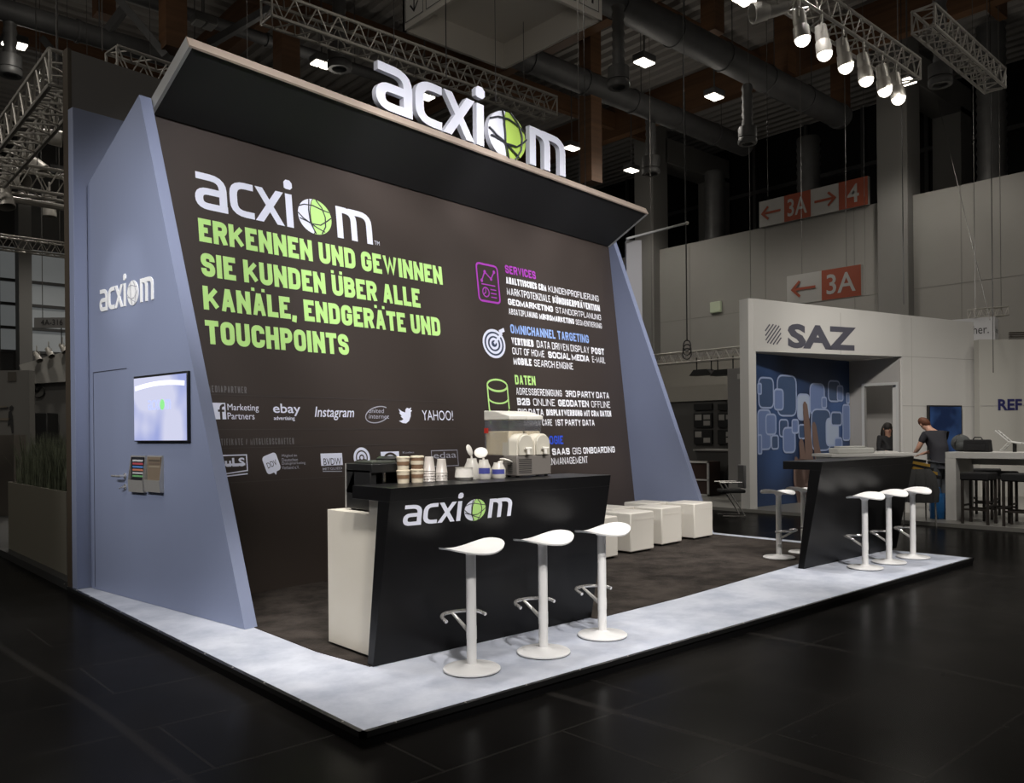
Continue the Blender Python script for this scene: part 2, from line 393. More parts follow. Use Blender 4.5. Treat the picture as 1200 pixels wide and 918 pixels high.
def put(mb, ribs, fn, depth=0.):
    """map 2-D ribbons through fn(x, y, off); extruded by depth if given"""
    for ri, (L, R_, closed) in enumerate(ribs):
        n = len(L); e_ = (ri % 5) * .0005; fn0 = fn; fn = (lambda x, y, o, f_=fn0, e_=e_: f_(x, y, o + e_)) if e_ else fn0
        vs = [fn(p.x, p.y, depth + 4e-5 * i) for i, p in enumerate(L)] + [fn(p.x, p.y, depth + 4e-5 * i) for i, p in enumerate(R_)]; m = n if closed else n - 1
        fs = [(i, (i + 1) % n, n + (i + 1) % n, n + i) for i in range(m)]
        if depth:
            vs += [fn(p.x, p.y, 0) for p in L] + [fn(p.x, p.y, 0) for p in R_]
            fs += [(2 * n + i, 3 * n + i, 3 * n + (i + 1) % n, 2 * n + (i + 1) % n) for i in range(m)]
            fs += [(i, 2 * n + i, 2 * n + (i + 1) % n, (i + 1) % n) for i in range(m)]
            fs += [(n + i, n + (i + 1) % n, 3 * n + (i + 1) % n, 3 * n + i) for i in range(m)]
            if not closed: fs += [(0, n, 3 * n, 2 * n), (n - 1, 3 * n - 1, 4 * n - 1, 2 * n - 1)]
        mb.add(vs, fs); fn = fn0
    return mb
def poly2(mb, pts, fn, depth=0.):
    if depth: mb.prism([fn(x, y, 0) for x, y in pts], fn(0, 0, depth) - fn(0, 0, 0))
    else: mb.quad(*[fn(x, y, 0) for x, y in pts])
    return mb
def ell(cx, cy, rx, ry, n=28, a0=0, a1=360): return [(cx + rx * math.cos(math.radians(a0 + (a1 - a0) * k / n)), cy + ry * math.sin(math.radians(a0 + (a1 - a0) * k / n))) for k in range(n + (0 if abs(a1 - a0) == 360 else 1))]
_fc = {}
def font_mesh(text, bold=0., shear=0.):
    key = (text, bold, shear)
    if key not in _fc:
        cu = bpy.data.curves.new('lettering', 'FONT'); cu.body = text; cu.offset = bold; cu.shear = shear; cu.resolution_u = 3
        o = bpy.data.objects.new('lettering', cu); COL.objects.link(o)
        dg = bpy.context.evaluated_depsgraph_get(); me = o.evaluated_get(dg).to_mesh()
        vs = [(v.co.x, v.co.y) for v in me.vertices]; fs = [tuple(p.vertices) for p in me.polygons]
        o.evaluated_get(dg).to_mesh_clear(); bpy.data.objects.remove(o); bpy.data.curves.remove(cu)
        _fc[key] = (vs, fs)
    return _fc[key]
def put_font(mb, text, x, y, w, h, fn, bold=0., shear=0., off=0.):
    """text stretched into the rectangle x, y, w, h"""
    vs, fs = font_mesh(text, bold, shear)
    x0 = min(v[0] for v in vs); x1 = max(v[0] for v in vs); y0 = min(v[1] for v in vs); y1 = max(v[1] for v in vs)
    return mb.add([fn(x + (a - x0) / (x1 - x0) * w, y + (b - y0) / (y1 - y0) * h, off) for a, b in vs], fs)
# the company logotype in units of the x-height: letters as strokes, the o a lattice globe
SW = .185
h_ = SW / 2
LOGO = {
 'a': [[(.04, 1 - h_), (.66, 1 - h_, 1), (.66, 0)], [(.66, .6 - h_), (h_, .6 - h_, 1), (h_, h_, 1), (.76, h_)]],
 'c': [[(1.42, 1 - h_), (.82 + h_, 1 - h_, 1), (.82 + h_, h_, 1), (1.42, h_)]],
 'x': [[(1.52, 1.08), (2.15, -.08)], [(2.16, 1.08), (1.50, -.08)]],
 'i': [[(2.36, 0), (2.36, 1)]],
 'm': [[(3.72 + h_, 0), (3.72 + h_, 1 - h_), (4.02, 1 - h_)], [(3.72 + h_, 1 - h_), (4.25, 1 - h_, 1), (4.25, 0)], [(4.1, 1 - h_), (4.74, 1 - h_, 1), (4.74, 0)]],
}
GX, GY, GRX, GRY = 3.08, .49, .485, .54
def logo_ribs(ch):
    out = [ribbon(rnd(st, .3), SW * (.95 if ch == 'x' else 1)) for st in LOGO[ch]]
    if ch == 'x':
        for L, R_, c in out:
            for A_ in (L, R_):          # arms cut level at baseline and x-height
                a, b = A_[0].copy(), A_[-1].copy(); d = (b - a) / (b.y - a.y)
                A_[0] = a + d * (1 - a.y); A_[-1] = a + d * (0 - a.y)
    return out
DOT = [(2.25, 1.17), (2.25, 1.34), (2.31, 1.42), (2.42, 1.42), (2.48, 1.34), (2.48, 1.21), (2.42, 1.14), (2.30, 1.14)]
def globe_sections(rx=None, ry=None):
    rx = rx or GRX; ry = ry or GRY
    left = ell(GX, GY, rx, ry, 18, 95, 262) + [(GX - .1 * rx, GY - .9 * ry), (GX - .28 * rx, GY - .3 * ry), (GX - .3 * rx, GY + .3 * ry), (GX - .18 * rx, GY + .85 * ry)]
    right = ell(GX, GY, rx, ry, 22, -95, 92) + [(GX - .14 * rx, GY + .85 * ry), (GX - .25 * rx, GY + .3 * ry), (GX - .23 * rx, GY - .3 * ry), (GX - .05 * rx, GY - .9 * ry)]
    return left, right
def globe_wires(rx=None, ry=None):
    rx = rx or GRX; ry = ry or GRY; P = lambda a, b: (GX + a * rx, GY + b * ry)
    return [[P(-.95, .42), P(-.6, .58), P(-.1, .62), P(.4, .5), P(.88, .42)],
            [P(-1, .05), P(-.7, -.22), P(-.25, -.45), P(.3, -.42), P(.7, -.12), P(.98, .12)],
            [P(-.92, -.25), P(-.4, -.38), P(.1, -.62), P(.55, -.78)],
            [P(.12, .98), P(.45, .6), P(.62, .1), P(.6, -.45), P(.35, -.92)],
            [P(-.3, .94), P(-.36, .3), P(-.3, -.4), P(0, -.98)]]
def flat_logo(parent, fn, white, green=None, wire=None, name='logo', sub=True):
    mb = MB()
    for ch in LOGO: put(mb, logo_ribs(ch), fn)
    poly2(mb, DOT, fn); l, r = globe_sections(); poly2(mb, l, fn)
    if green is None: poly2(mb, r, fn)
    lg = mb.build(name, white, parent)
    if green: poly2(MB(), r, lambda x, y, o: fn(x, y, o + .001)).build('green_globe', green, lg)
    g = MB()
    for w_ in globe_wires(): put(g, [ribbon(w_, .035)], lambda x, y, o: fn(x, y, o + .002))
    g.build('globe_wire', wire or WIRE, lg)
    return lg
exec_parts = []

# ================================================================== THE HALL
HX0, HX1, HY0, HY1, HZ = -12., 30., -12., 36., 12.6
struct(MB().box2((HX0, HY0, -.1), (HX1, HY1, 0)).build('floor', FLOOR))
# ceiling: trapezoid roof deck, ribs running along the hall on the left and across it on the right
def deck(mb, x0, x1, y0, y1, along_x, z, pitch=.42, dep=.12):
    prof = []; a, b_ = (y0, y1) if along_x else (x0, x1); q = a
    while q < b_:
        prof += [(q, 0), (q + pitch * .4, 0), (q + pitch * .5, dep), (q + pitch * .9, dep)]; q += pitch
    prof.append((q, 0)); n = len(prof); vs = []
    for u, d in prof:
        vs += ([(x0, u, z + d), (x1, u, z + d)] if along_x else [(u, y0, z + d), (u, y1, z + d)])
    mb.add(vs, [(2 * i, 2 * i + 1, 2 * i + 3, 2 * i + 2) for i in range(n - 1)])
    mb.box2((x0, y0, z + dep + .02), (x1, y1, z + dep + .1))
mb = MB(); deck(mb, HX0, 10., HY0, HY1, True, HZ); deck(mb, 10., HX1, HY0, HY1, False, HZ)
struct(mb.build('ceiling', DECK, angle=20))
# right-hand hall wall: tall parapet of concrete panels, upper glazing set back behind portal pillars
mb = MB().box2((23.5, HY0, 0), (23.8, HY1, 8.))
wr = struct(mb.build('wall_right', CONC))
mb = MB()
for y in [-9 + 2.9 * i for i in range(16)]: mb.box2((23.493, y - .012, 0), (23.5, y + .012, 7.99))
mb.box2((23.493, HY0, 5.4), (23.5, HY1, 5.42))
struct(mb.build('trim_1', mat('panel_joint', (.2, .19, .18), .8)))
struct(MB().box2((23.8, HY0, 7.6), (28., HY1, 7.8)).build('wall_right_ledge', CONC))
mb = MB().box2((28., HY0, 7.6), (28.1, HY1, HZ))
w1 = struct(mb.build('window_1', GLASSD))
mb = MB()
for y in [-10 + 2.1 * i for i in range(22)]: mb.box2((27.9, y - .06, 7.8), (28., y + .06, HZ))
for z in (7.85, 10.6): mb.box2((27.88, HY0, z - .07), (28., HY1, z + .07))
mb.build('window_frame', MULL, w1)
for i, y in enumerate((1.7, 10.05, 18.8, 27.3)):
    mb = MB().box2((23.15, y - .42, 0), (24.0, y + .42, HZ)).box2((27.0, y - .42, 7.6), (27.9, y + .42, 11.4)).box2((23.9, y - .42, 11.2), (27.9, y + .42, 12.1))
    struct(mb.build('trim_%d' % (i + 2), PILLAR, bevel=.02))
# far wall on the left with its band of panes
mb = MB().box2((HX0, 34., 0), (23.5, 34.3, 4.6)).box2((HX0, 34., 8.4), (23.5, 34.3, HZ))
struct(mb.build('wall_left', mat('far_wall', (.09, .088, .086), .8)))
w2 = struct(MB().box2((HX0, 34.1, 4.6), (23.5, 34.2, 8.4)).build('window_2', mat('hall_pane', (.36, .38, .39), .5, var=.15, scale=.4, emit=(.95, 1, 1), es=.07)))
mb = MB()
for z in (4.65, 5.5, 6.35, 7.2): mb.box2((HX0, 33.95, z - .05), (23.5, 34.1, z + .05))
for x in range(-12, 24, 3): mb.box2((x - .04, 33.97, 4.6), (x + .04, 34.1, 8.4))
mb.build('window_frame', MULL, w2)
q = ony(28, 300, 33.)
struct(MB().box2((q.x - .2, 32.8, 0), (q.x + .2, 33.4, HZ)).build('trim_6', PILLAR))

# timber roof: glulam beams, hanging posts and steel braces
def bar(mb, a, b_, w, h):
    a, b_ = V(a), V(b_); d = (b_ - a).normalized(); s = d.cross(UP)
    s = s.normalized() if s.length > 1e-3 else V((1, 0, 0)); u = s.cross(d)
    return mb.box((a + b_) / 2, ((b_ - a).length, w, h), (d, s, u))
G_B = 'glulam beams under the roof deck'
beams = [(-3., 'timber roof beam over the far left corner of the hall'), (3., 'timber roof beam above the planter side of the blue stand'), (9., 'timber roof beam above the lettering on the canopy'), (15.2, 'timber roof beam between the two round ducts'), (21.4, 'timber roof beam nearest the concrete pillars')]
for x, lab in beams:
    tag(MB().box2((x - .16, HY0, 11.5), (x + .16, HY1, 12.58)).build('roof_beam', WOOD), lab, 'beam', G_B)
for i, (y, lab) in enumerate([(7.2, 'nearest cross purlin of the timber roof, over the stand'), (13., 'timber cross purlin of the roof behind the canopy lettering'), (18.5, 'timber cross purlin of the roof beyond the hanging truss'), (24.5, 'farthest timber cross purlin of the roof')]):
    tag(MB().box2((HX0, y - .1, 11.75), (23., y + .1, 12.3)).build('roof_purlin', WOOD), lab, 'beam', 'cross purlins of the roof')
posts = [((203, 60), 16.), ((336, 92), 17.), ((122, 20), 19.), ((835, 40), 20.), ((920, 88), 22.), ((985, 128), 24.), ((693, 215), 21.5)]
for i, ((px, py), d) in enumerate(posts):
    p = atd(px, py, d)
    t = tag(MB().box2((p.x - .2, p.y - .2, p.z), (p.x + .2, p.y + .2, 12.55)).build('roof_post', WOOD),
        ['brown timber post hanging just left of the canopy corner', 'brown timber post hanging left of the long lattice truss', 'brown timber post at the upper left above the round duct', 'brown timber post hanging behind the long round duct at right', 'brown timber post behind the row of glowing spotlights', 'brown timber post near the far end of the right round duct', 'slim brown timber post rising behind the right end of the canopy lettering'][i], 'post', 'hanging timber posts')
braces = [((140, 0), (195, 66), 16., 'steel brace sloping down to the post at the canopy corner'), ((146, 10), (118, 48), 16.5, 'short steel brace leaning left above the dark rear wall'), ((320, 8), (245, 52), 17., 'dark brace sloping above the left canopy corner'), ((50, 45), (78, 80), 18., 'steel brace over the left round diffuser'), ((700, 60), (668, 0), 22., 'dark brace right of the hanging sign cube')]
for a, b_, d, lab in braces:
    tag(bar(MB(), atd(*a, d), atd(*b_, d), .14, .14).build('roof_brace', DUCTDARK), lab, 'brace', 'steel braces under the roof')

# round ducts
def duct(mb, pts, r, n=20): return mb.tube(pts, r, n)
def long_duct(x0, x1, y, z, r, lab):
    t = duct(MB(), [(x0, y, z), (x1, y, z)], r).build('ventilation_duct', DUCTDARK); tag(t, lab, 'duct', 'long round ventilation ducts')
    x = x0 + 1
    while x < x1:
        MB().tube([(x - .03, y, z), (x + .03, y, z)], r + .025, 20).build('seam_ring', DUCTDARK, t)
        MB().tube([(x + .4, y, z + r - .02), (x + .4, y, HZ)], .012, 6).build('hanger_rod', DUCTDARK, t); x += 1.9
    return t
long_duct(12.2, 22.9, 11.35, 10.5, .33, 'long round dark duct crossing to the upper right below the roof')
long_duct(12.6, 22.9, 14.5, 10.5, .3, 'round dark duct passing behind the right end of the lettering')
q = onz(120, 45, 9.5)
long_duct(-6, 8.4, q.y, 9.5, .2, 'thin dark duct above the rear wall at upper left')
q = onz(230, 25, 10.5)
long_duct(-2, 12.0, q.y, 10.6, .13, 'pale thin duct high above the left canopy corner')
# drop diffusers: flexible tube, drum and open ring
def diffuser(px, py, d, top_py, rad, lab, kind=True):
    p = atd(px, py, d); zt = p.z + (py - top_py) * d / FPX
    t = thing('air_diffuser', p, lab, 'air diffuser', 'hanging air diffusers')
    m = MB(); prof = []; z = rad * 1.5
    k = 0
    while z < zt - p.z:
        prof.append((rad * .5 + (.025 if k % 2 else 0), z)); z += .09; k += 1
    m.lathe(prof, p, 16).build('flexible_tube', GALV, t)
    MB().lathe([(rad * .5, rad * 1.55), (rad * .98, rad * 1.45), (rad, rad * 1.4), (rad, .06)], p, 24).build('drum', GALV, t)
    MB().lathe([(rad * .97, .05), (rad * 1.03, .02), (rad * 1.03, -rad * .25), (rad * .95, -rad * .4), (rad * .62, -rad * .38), (rad * .58, -rad * .1), (.01, 0)], p, 24, cap=False).build('outlet_ring', GALV, t)
    return t
diffuser(12, 84, 15.5, 22, .2, 'round metal diffuser at the upper left edge of the picture')
diffuser(398, 76, 18., -30, .26, 'ceiling diffuser hanging behind the lattice truss and canopy')
diffuser(725, 98, 16., 5, .21, 'bright metal diffuser right of the hanging sign cube')
diffuser(763, 200, 23.3, 128, .26, 'grey diffuser in front of the pillar beside the canopy end')
diffuser(876, 165, 17.5, 95, .19, 'grey diffuser below the end of the long round duct')
diffuser(1102, 95, 15.5, 0, .21, 'diffuser hanging by the lattice truss at upper right')
# rising ducts standing on the parapet
for i, (px, x) in enumerate(((838, 24.5), (948, 24.5), (1163, 24.5), (705, 24.5))):
    q = onx(px, 250, x); q.z = 7.802
    zt = [10.6, 10.9, 12.4, 10.6][i]
    m = MB(); prof = [(.62, 0), (.62, .05), (.36, .3)]; z = .35; k = 0
    while z < zt - 7.8: prof.append((.34 + (.03 if k % 2 else 0), z)); z += .12; k += 1
    tag(m.lathe(prof, q, 18).build('riser_duct', GALV), ['ribbed riser duct on the parapet beside the canopy end', 'ribbed riser duct behind the orange and white direction sign', 'ribbed riser duct below the lattice truss at the far right', 'ribbed riser duct hidden low behind the lettering'][i], 'duct', 'riser ducts on the parapet')
# ceiling luminaires
def luminaire(px, py, z, lab, lit=True, rot=0.):
    p = onz(px, py, z); t = thing('ceiling_light', p, lab, 'ceiling light', 'high bay ceiling lights')
    MB().box(p + V((0, 0, .12)), (.46, .34, .16)).build('housing', GALV, t, bevel=.02)
    m = MB().box(p + V((-.115, 0, .03)), (.2, .3, .05)).box(p + V((.115, 0, .03)), (.2, .3, .05))
    m.build('diffuser_glass', LAMPGLOW if lit else mat('unlit_diffuser', (.3, .3, .29), .5), t, bevel=.02)
    MB().tube([p + V((0, 0, .2)), p + V((0, 0, 12.5 - z))], .02, 6).build('suspension_rod', GALV, t)
for a in ((17, 54, 9.6, 'glowing ceiling light at upper left above the round diffuser'), (377, 77, 10., 'glowing ceiling light seen just over the canopy left of the lettering'), (755, 75, 10., 'glowing ceiling light right of the bright metal diffuser'), (670, 175, 10., 'glowing ceiling light right of the last canopy letter'),
          (740, 201, 10., 'glowing ceiling light in front of the pillar by the canopy end'), (837, 115, 10., 'glowing ceiling light under the long round duct'), (872, 2, 10., 'glowing ceiling light cut by the top edge of the picture'), (1063, 97, 10., 'glowing ceiling light beyond the last truss spotlight'), (39, 231, 10., 'glowing ceiling light low at left behind the crossing truss'), (498, 115, 10., 'glowing ceiling light seen through the canopy letter c')):
    luminaire(*a)
luminaire(239, 31, 10., 'unlit pale ceiling panel above the canopy corner', False)
luminaire(66, 202, 10., 'unlit pale ceiling panel low at left beyond the slanting truss', False)

# lattice trusses
def truss(a, b_, size, lab, hang=True, cell=None, tri=False):
    a, b_ = V(a), V(b_); d = (b_ - a); Ln = d.length; d.normalize(); s = d.cross(UP).normalized(); u = s.cross(d)
    t = thing('lattice_truss', a, lab, 'truss', 'aluminium lattice trusses'); h = size / 2
    cor = [(-h, h), (h, h), (h, -h), (-h, -h)] if not tri else [(-h, h), (h, h), (0, -h)]
    for i, (x, y) in enumerate(cor): MB().tube([a + s * x + u * y, b_ + s * x + u * y], size * .075, 8).build('chord', ALU, t)
    m = MB(); n = max(2, int(Ln / (cell or size)))
    for i in range(n):
        p0 = a + d * (Ln * i / n); p1 = a + d * (Ln * (i + 1) / n); pm = (p0 + p1) / 2
        for k in range(len(cor)):
            x0, y0 = cor[k]; x1, y1 = cor[(k + 1) % len(cor)]
            m.tube([p0 + s * x0 + u * y0, pm + s * x1 + u * y1, p1 + s * x0 + u * y0], size * .04, 5)
    for p in (a, b_):
        for k in range(len(cor)):
            x0, y0 = cor[k]; x1, y1 = cor[(k + 1) % len(cor)]
            m.tube([p + s * x0 + u * y0, p + s * x1 + u * y1], size * .05, 6)
    m.build('lattice_bracing', ALU, t)
    if hang:
        for f_ in (.12, .88): MB().tube([a + (b_ - a) * f_ + UP * h, V((*(a + (b_ - a) * f_).xy, HZ - .01))], .007, 6).build('suspension_wire', WIRED, t)
    return t
truss((5.6, 11.75, 8.), (11.6, 11.75, 8.), .36, 'long lattice truss hanging behind the canopy lettering')
a = onz(925, -12, 7.); b_ = onz(1066, 84, 7.)
truss((a.x, 5.35, 7.), (13.0, 5.35, 7.), .3, 'lattice truss carrying the row of glowing spotlights')
a = onz(1082, 22, 7.6); b_ = onz(1166, 95, 7.6)
truss(a, b_, .32, 'short lattice truss at the upper right above the diffuser')
truss((2.3, 9.35, 5.3), (2.3, 13.6, 5.3), .36, 'slanting lattice truss at left beside the dark rear wall')
q = ony(40, 213, 14.)
truss((-1.5, 14., q.z), (3.6, 14., q.z), .36, 'level lattice truss crossing behind the slanting truss at left')
q = ony(40, 289, 15.)
truss((-1.5, 15., q.z), (4.2, 15., q.z), .2, 'low thin lattice truss at left above the window band')
q = ony(40, 238, 14.4)
tag(MB().tube([(-1.5, 14.4, q.z), (3.9, 14.4, q.z)], .05, 8).build('lamp_bar', ALU), 'round bar with a spotlight below the level truss at left', 'bar')
p0, p1 = W(.4, -.42, 5.42), W(2.8, -.42, 5.42)
truss(p0, p1, .26, 'lattice truss lying along the top of the dark rear wall', hang=False)
truss((16., 13.2, 3.28), (16., 9.6, 3.28), .24, 'low lattice truss between the right blue panel and the white booth')
# spotlights
def spotlight(p, aim, lab, lit, sc=1., power=0., grp='truss spotlights'):
    p = V(p); d = (V(aim) - p).normalized(); t = thing('truss_spotlight', p, lab, 'spotlight', grp)
    MB().lathe([(.02, -.16 * sc), (.085 * sc, -.14 * sc), (.1 * sc, 0), (.1 * sc, .1 * sc)], p, 18, d).build('lamp_body', ALU, t)
    MB().lathe([(.1 * sc, .1 * sc), (.115 * sc, .12 * sc), (.125 * sc, .3 * sc), (.115 * sc, .3 * sc), (.09 * sc, .13 * sc)], p, 18, d, cap=False).build('lamp_snoot', ALU, t)
    if lit: MB().ball(p + d * .3 * sc, .115 * sc, 14, 8).build('bulb', LAMPGLOW, t)
    else: MB().lathe([(.001, .16 * sc), (.09 * sc, .15 * sc)], p, 16, d, cap=False).build('lens', BLACK, t)
    m = MB(); s = d.cross(UP); s = s.normalized() if s.length > .05 else V((1, 0, 0))
    m.tube([p + s * .11 * sc, p + s * .12 * sc + UP * .12 * sc, p + UP * .2 * sc, p - s * .12 * sc + UP * .12 * sc, p - s * .11 * sc], .012 * sc, 6)
    m.tube([p + UP * .2 * sc, p + UP * .38 * sc], .02 * sc, 6).build('bracket', ALU, t)
    return t
lp = [(937, 23), (963, 41), (988, 57), (1012, 73), (1034, 86), (1050, 96)]
names = ['first', 'second', 'third', 'fourth', 'fifth']
for i, (px, py) in enumerate(lp):
    p = ony(px, py, 5.2)
    spotlight(p, p + V((.05, -.12, -1)), ['glowing truss spotlight nearest the picture top', 'second glowing spotlight along the right truss', 'third glowing spotlight along the right truss', 'fourth glowing spotlight along the right truss', 'fifth glowing spotlight, before the last on the right truss', 'last and farthest glowing spotlight on the right truss'][i], True, .82)
p = ony(908, 10, 5.2); spotlight(p, p + V((-.8, .6, -.25)), 'unlit spotlight turned sideways at the near end of the right truss', False, .95)
for (px, py, d, aim, lab) in ((47, 158, 12.2, (1, -.3, -.1), 'spotlight pointing right on the slanting left truss'), (35, 188, 12.8, (.5, -.5, -.6), 'tilted spotlight below the slanting left truss'), (12, 212, 12.5, (.6, -.9, -.1), 'spotlight facing out at the lower end of the slanting truss'), (4, 222, 12.0, (.1, -.3, -1), 'spotlight hanging down at the left picture edge'), (58, 236, 15.5, (0, 0, -1), 'small can spotlight under the level truss at left')):
    p = atd(px, py, d); spotlight(p, p + V(aim), lab, False, .95)
for px, lab in ((825, 'black floodlight left under the low truss by the blue panel'), (850, 'black floodlight right under the low truss by the white booth')):
    p = onx(px, 435, 15.9); t = thing('floodlight', p, lab, 'floodlight', 'black floodlights under the low truss')
    MB().prism([p + V((.12, -.18, .03)), p + V((.12, .18, .03)), p + V((.12, .3, -.1)), p + V((.12, -.3, -.1))], (-.28, 0, 0)).build('lamp_housing', BLACK, t)
    MB().tube([p + V((0, -.2, 0)), p + V((0, -.2, .32))], .015, 6).tube([p + V((0, .2, 0)), p + V((0, .2, .32))], .015, 6).build('yoke', BLACK, t)

# hanging square sign cube with pictogram strips
A = onz(473, 38, 9.); Bq = onz(594, 83, 9.); Cq = onz(702, 22, 9.)
x0, x1, y0, y1 = 8.75, 11.25, 10.05, 12.73
t = thing('hanging_sign_cube', ((x0 + x1) / 2, (y0 + y1) / 2, 9.), 'large white hanging sign box with pictogram strip at the top centre', 'sign')
SGN = mat('sign_box', (.8, .76, .70), .7)
mb = MB()
for a, b2 in (((x0, y0, 9), (x1, y0 + .06, 10.4)), ((x0, y1 - .06, 9), (x1, y1, 10.4)), ((x0, y0, 9), (x0 + .06, y1, 10.4)), ((x1 - .06, y0, 9), (x1, y1, 10.4))): mb.box2(a, b2)
mb.build('side_panel', SGN, t)
mb = MB().box2((x0 + .06, y0 + .06, 9.5), (x1 - .06, y1 - .06, 9.56)); mb.build('inner_ceiling', SGN, t)
PICW = mat('pictogram_white', (.8, .78, .74), .6)
mb = MB(); dk = MB()
def fx(u, v, o=0.): return V((x0 - .006 - o, y1 - u, 9. + v))       # left face
def fy(u, v, o=0.): return V((x0 + u, y0 - .006 - o, 9. + v))       # front face
for fn, L in ((fx, y1 - y0), (fy, x1 - x0)):
    n = 4; w_ = (L - .1) / n
    for i in range(n):
        u0 = .05 + i * w_; poly2(mb, [(u0 + .03, .1), (u0 + w_ - .03, .1), (u0 + w_ - .03, .72), (u0 + .03, .72)], fn, .002)
        f2 = lambda x, y, o, fn=fn: fn(x, y, o + .004); c = u0 + w_ / 2
        for rct in (((u0 + .05, .12), (u0 + w_ - .05, .12), (u0 + w_ - .05, .7), (u0 + .05, .7)),): put(dk, [ribbon([rct[0], rct[1], rct[2], rct[3]], .015, True)], f2)
        if i in (0,): put(dk, [ribbon([(c, .6), (c, .25)], .035), ribbon([(c - .12, .38), (c, .24), (c + .12, .38)], .035)], f2)
        elif i in (1, 3): 
            for k in (-.09, .09): put(dk, [ribbon([(c + k, .52), (c + k, .22)], .05), ribbon([(c + k - .07, .5), (c + k + .07, .5)], .04)], f2); poly2(dk, ell(c + k, .6, .045, .045, 12), f2)
        else: put(dk, [ribbon([(c - .1, .25), (c - .1, .6)], .04), ribbon([(c + .02, .55), (c + .14, .55)], .03), ribbon([(c + .02, .45), (c + .14, .45)], .03), ribbon([(c + .02, .35), (c + .14, .35)], .03)], f2)
mb.build('pictogram_strip', PICW, t); dk.build('pictogram', DARKINK, t)
mb = MB()
for x, y in ((x0 + .1, y0 + .1), (x1 - .1, y0 + .1), (x0 + .1, y1 - .1), (x1 - .1, y1 - .1)): mb.tube([(x, y, 10.35), (x, y, 12.6)], .012, 6)
mb.build('suspension_wire', STEEL, t)

# hanging cables
cabs = [(624, 20, 690, 'right'), ]
def cable(px, y0, y1, d, lab, r=.012, hook=False):
    a, b2 = atd(px, y0, d), atd(px, y1, d); a.z = max(a.z, min(12.5, a.z)); top = V((b2.x, b2.y, 12.5))
    m = MB().tube([b2, top], r, 6)
    if hook: m.tube([b2 + V((.1 * math.cos(k * .5), 0, .1 * math.sin(k * .5) - .1)) for k in range(13)], .02, 6)
    tag(m.build('hanging_cable', WIRED if r < .0065 else BLACK), lab, 'cable', 'hanging cables and wires')
for px, y1_, d, r, lab in ((120, 60, 9.6, .01, 'wire holding the truss on the dark rear wall'), (102, 64, 12., .008, 'thin wire left of the truss on the rear wall'), (176, 74, 12., .008, 'thin wire in front of the round ducts at upper left'), (290, 72, 9., .008, 'wire dropping to the left end of the canopy'), (462, 72, 10., .008, 'wire behind the canopy letter a'), (523, 90, 10., .012, 'wire through the hanging sign box at top centre'), (581, 120, 11., .008, 'wire behind the canopy globe letter'), (686, 218, 12., .012, 'bright wire dropping to the right of the last canopy letter'), (679, 216, 12., .008, 'thin wire beside the bright one right of the lettering'), (803, 262, 13.5, .012, 'wire down to the end of the white pole right of the canopy'), (1014, 345, 16., .008, 'wire over the orange sign at right'), (1059, 357, 15.5, .014, 'dark cable dropping onto the top of the white booth'), (1143, 372, 15., .008, 'thin wire at the right end of the white booth top'), (1164, 437, 16., .014, 'dark cable in front of the white hanging cube at right'), (900, 230, 17., .012, 'cable with a clip under the long round duct')):
    cable(px, 0, y1_, d, lab, r * .55)
m = MB(); a, b2 = onx(1122, 215, 22.), onx(1160, 375, 18.); b2 = b2 + (b2 - a) * -.0; a = a + (a - b2) * 1.0; m.tube([a, b2], .008, 6)
tag(m.build('hanging_cable', WIRED), 'slanting dark cable crossing the hall wall at right', 'cable', 'hanging cables and wires')
# chain with hook bundle left of white booth
p = onx(805, 400, 15.); m = MB().tube([V((p.x, p.y, 9.)), p], .014, 6)
for k in range(3): m.tube([p + V((0, .1 * math.cos(j * .42) * (1 + .1 * k), -.1 + .12 * math.sin(j * .42) - .09 * k)) for j in range(15)], .014, 5, closed=True)
tag(m.build('hanging_cable', BLACK), 'black cable ending in a coiled loop above the low truss', 'cable', 'hanging cables and wires')

# direction signs of the hall
def hall_sign(name, cells, x, pxs, tops, bots, lab):
    """cells: list of (kind, text); corners measured along the sign's face at x"""
    t = None
    yL = onx(pxs[0], tops[0], x); yR = onx(pxs[-1], tops[-1], x); zb = onx(pxs[0], bots[0], x).z; zt = yL.z
    t = thing(name, (x, (yL.y + yR.y) / 2, zb), lab, 'sign')
    H = zt - zb
    MB().box2((x, yR.y, zb), (x + .12, yL.y, zt)).build('sign_board', SIGNW, t)
    fn = lambda u, v, o: V((x - .008 - o, yL.y - u, zb + v))
    for i, (kind, tx) in enumerate(cells):
        u0 = yL.y - onx(pxs[i], tops[i], x).y; u1 = yL.y - onx(pxs[i + 1], tops[i + 1], x).y; c = (u0 + u1) / 2; w_ = u1 - u0
        if kind == 'red': poly2(MB(), [(u0, 0), (u1, 0), (u1, H), (u0, H)], fn, .004).build('red_field', RED, t)
        f2 = lambda a, b3, o: fn(a, b3, o + .01)
        if tx in ('<', '>'):
            sg = 1 if tx == '<' else -1; m = MB(); L = min(w_ * .36, H * .42)
            put(m, [ribbon([(c + sg * L, H * .5), (c - sg * L * .9, H * .5)], H * .09), ribbon([(c - sg * L * .35, H * .5 + L * .62), (c - sg * L, H * .5), (c - sg * L * .35, H * .5 - L * .62)], H * .09)], f2)
            m.build('arrow', RED, t)
        else:
            tw = w_ * (.74 if len(tx) > 1 else .4)
            put_font(MB(), tx, c - tw / 2, H * .17, tw, H * .66, f2, .012).build('sign_lettering', SIGNW, t)
    if x < 23:
        for f_ in (.2, .8): MB().tube([(x + .06, yR.y + (yL.y - yR.y) * f_, zt - .01), (x + .06, yR.y + (yL.y - yR.y) * f_, HZ)], .008, 6).build('suspension_wire', WIRED, t)
    return t
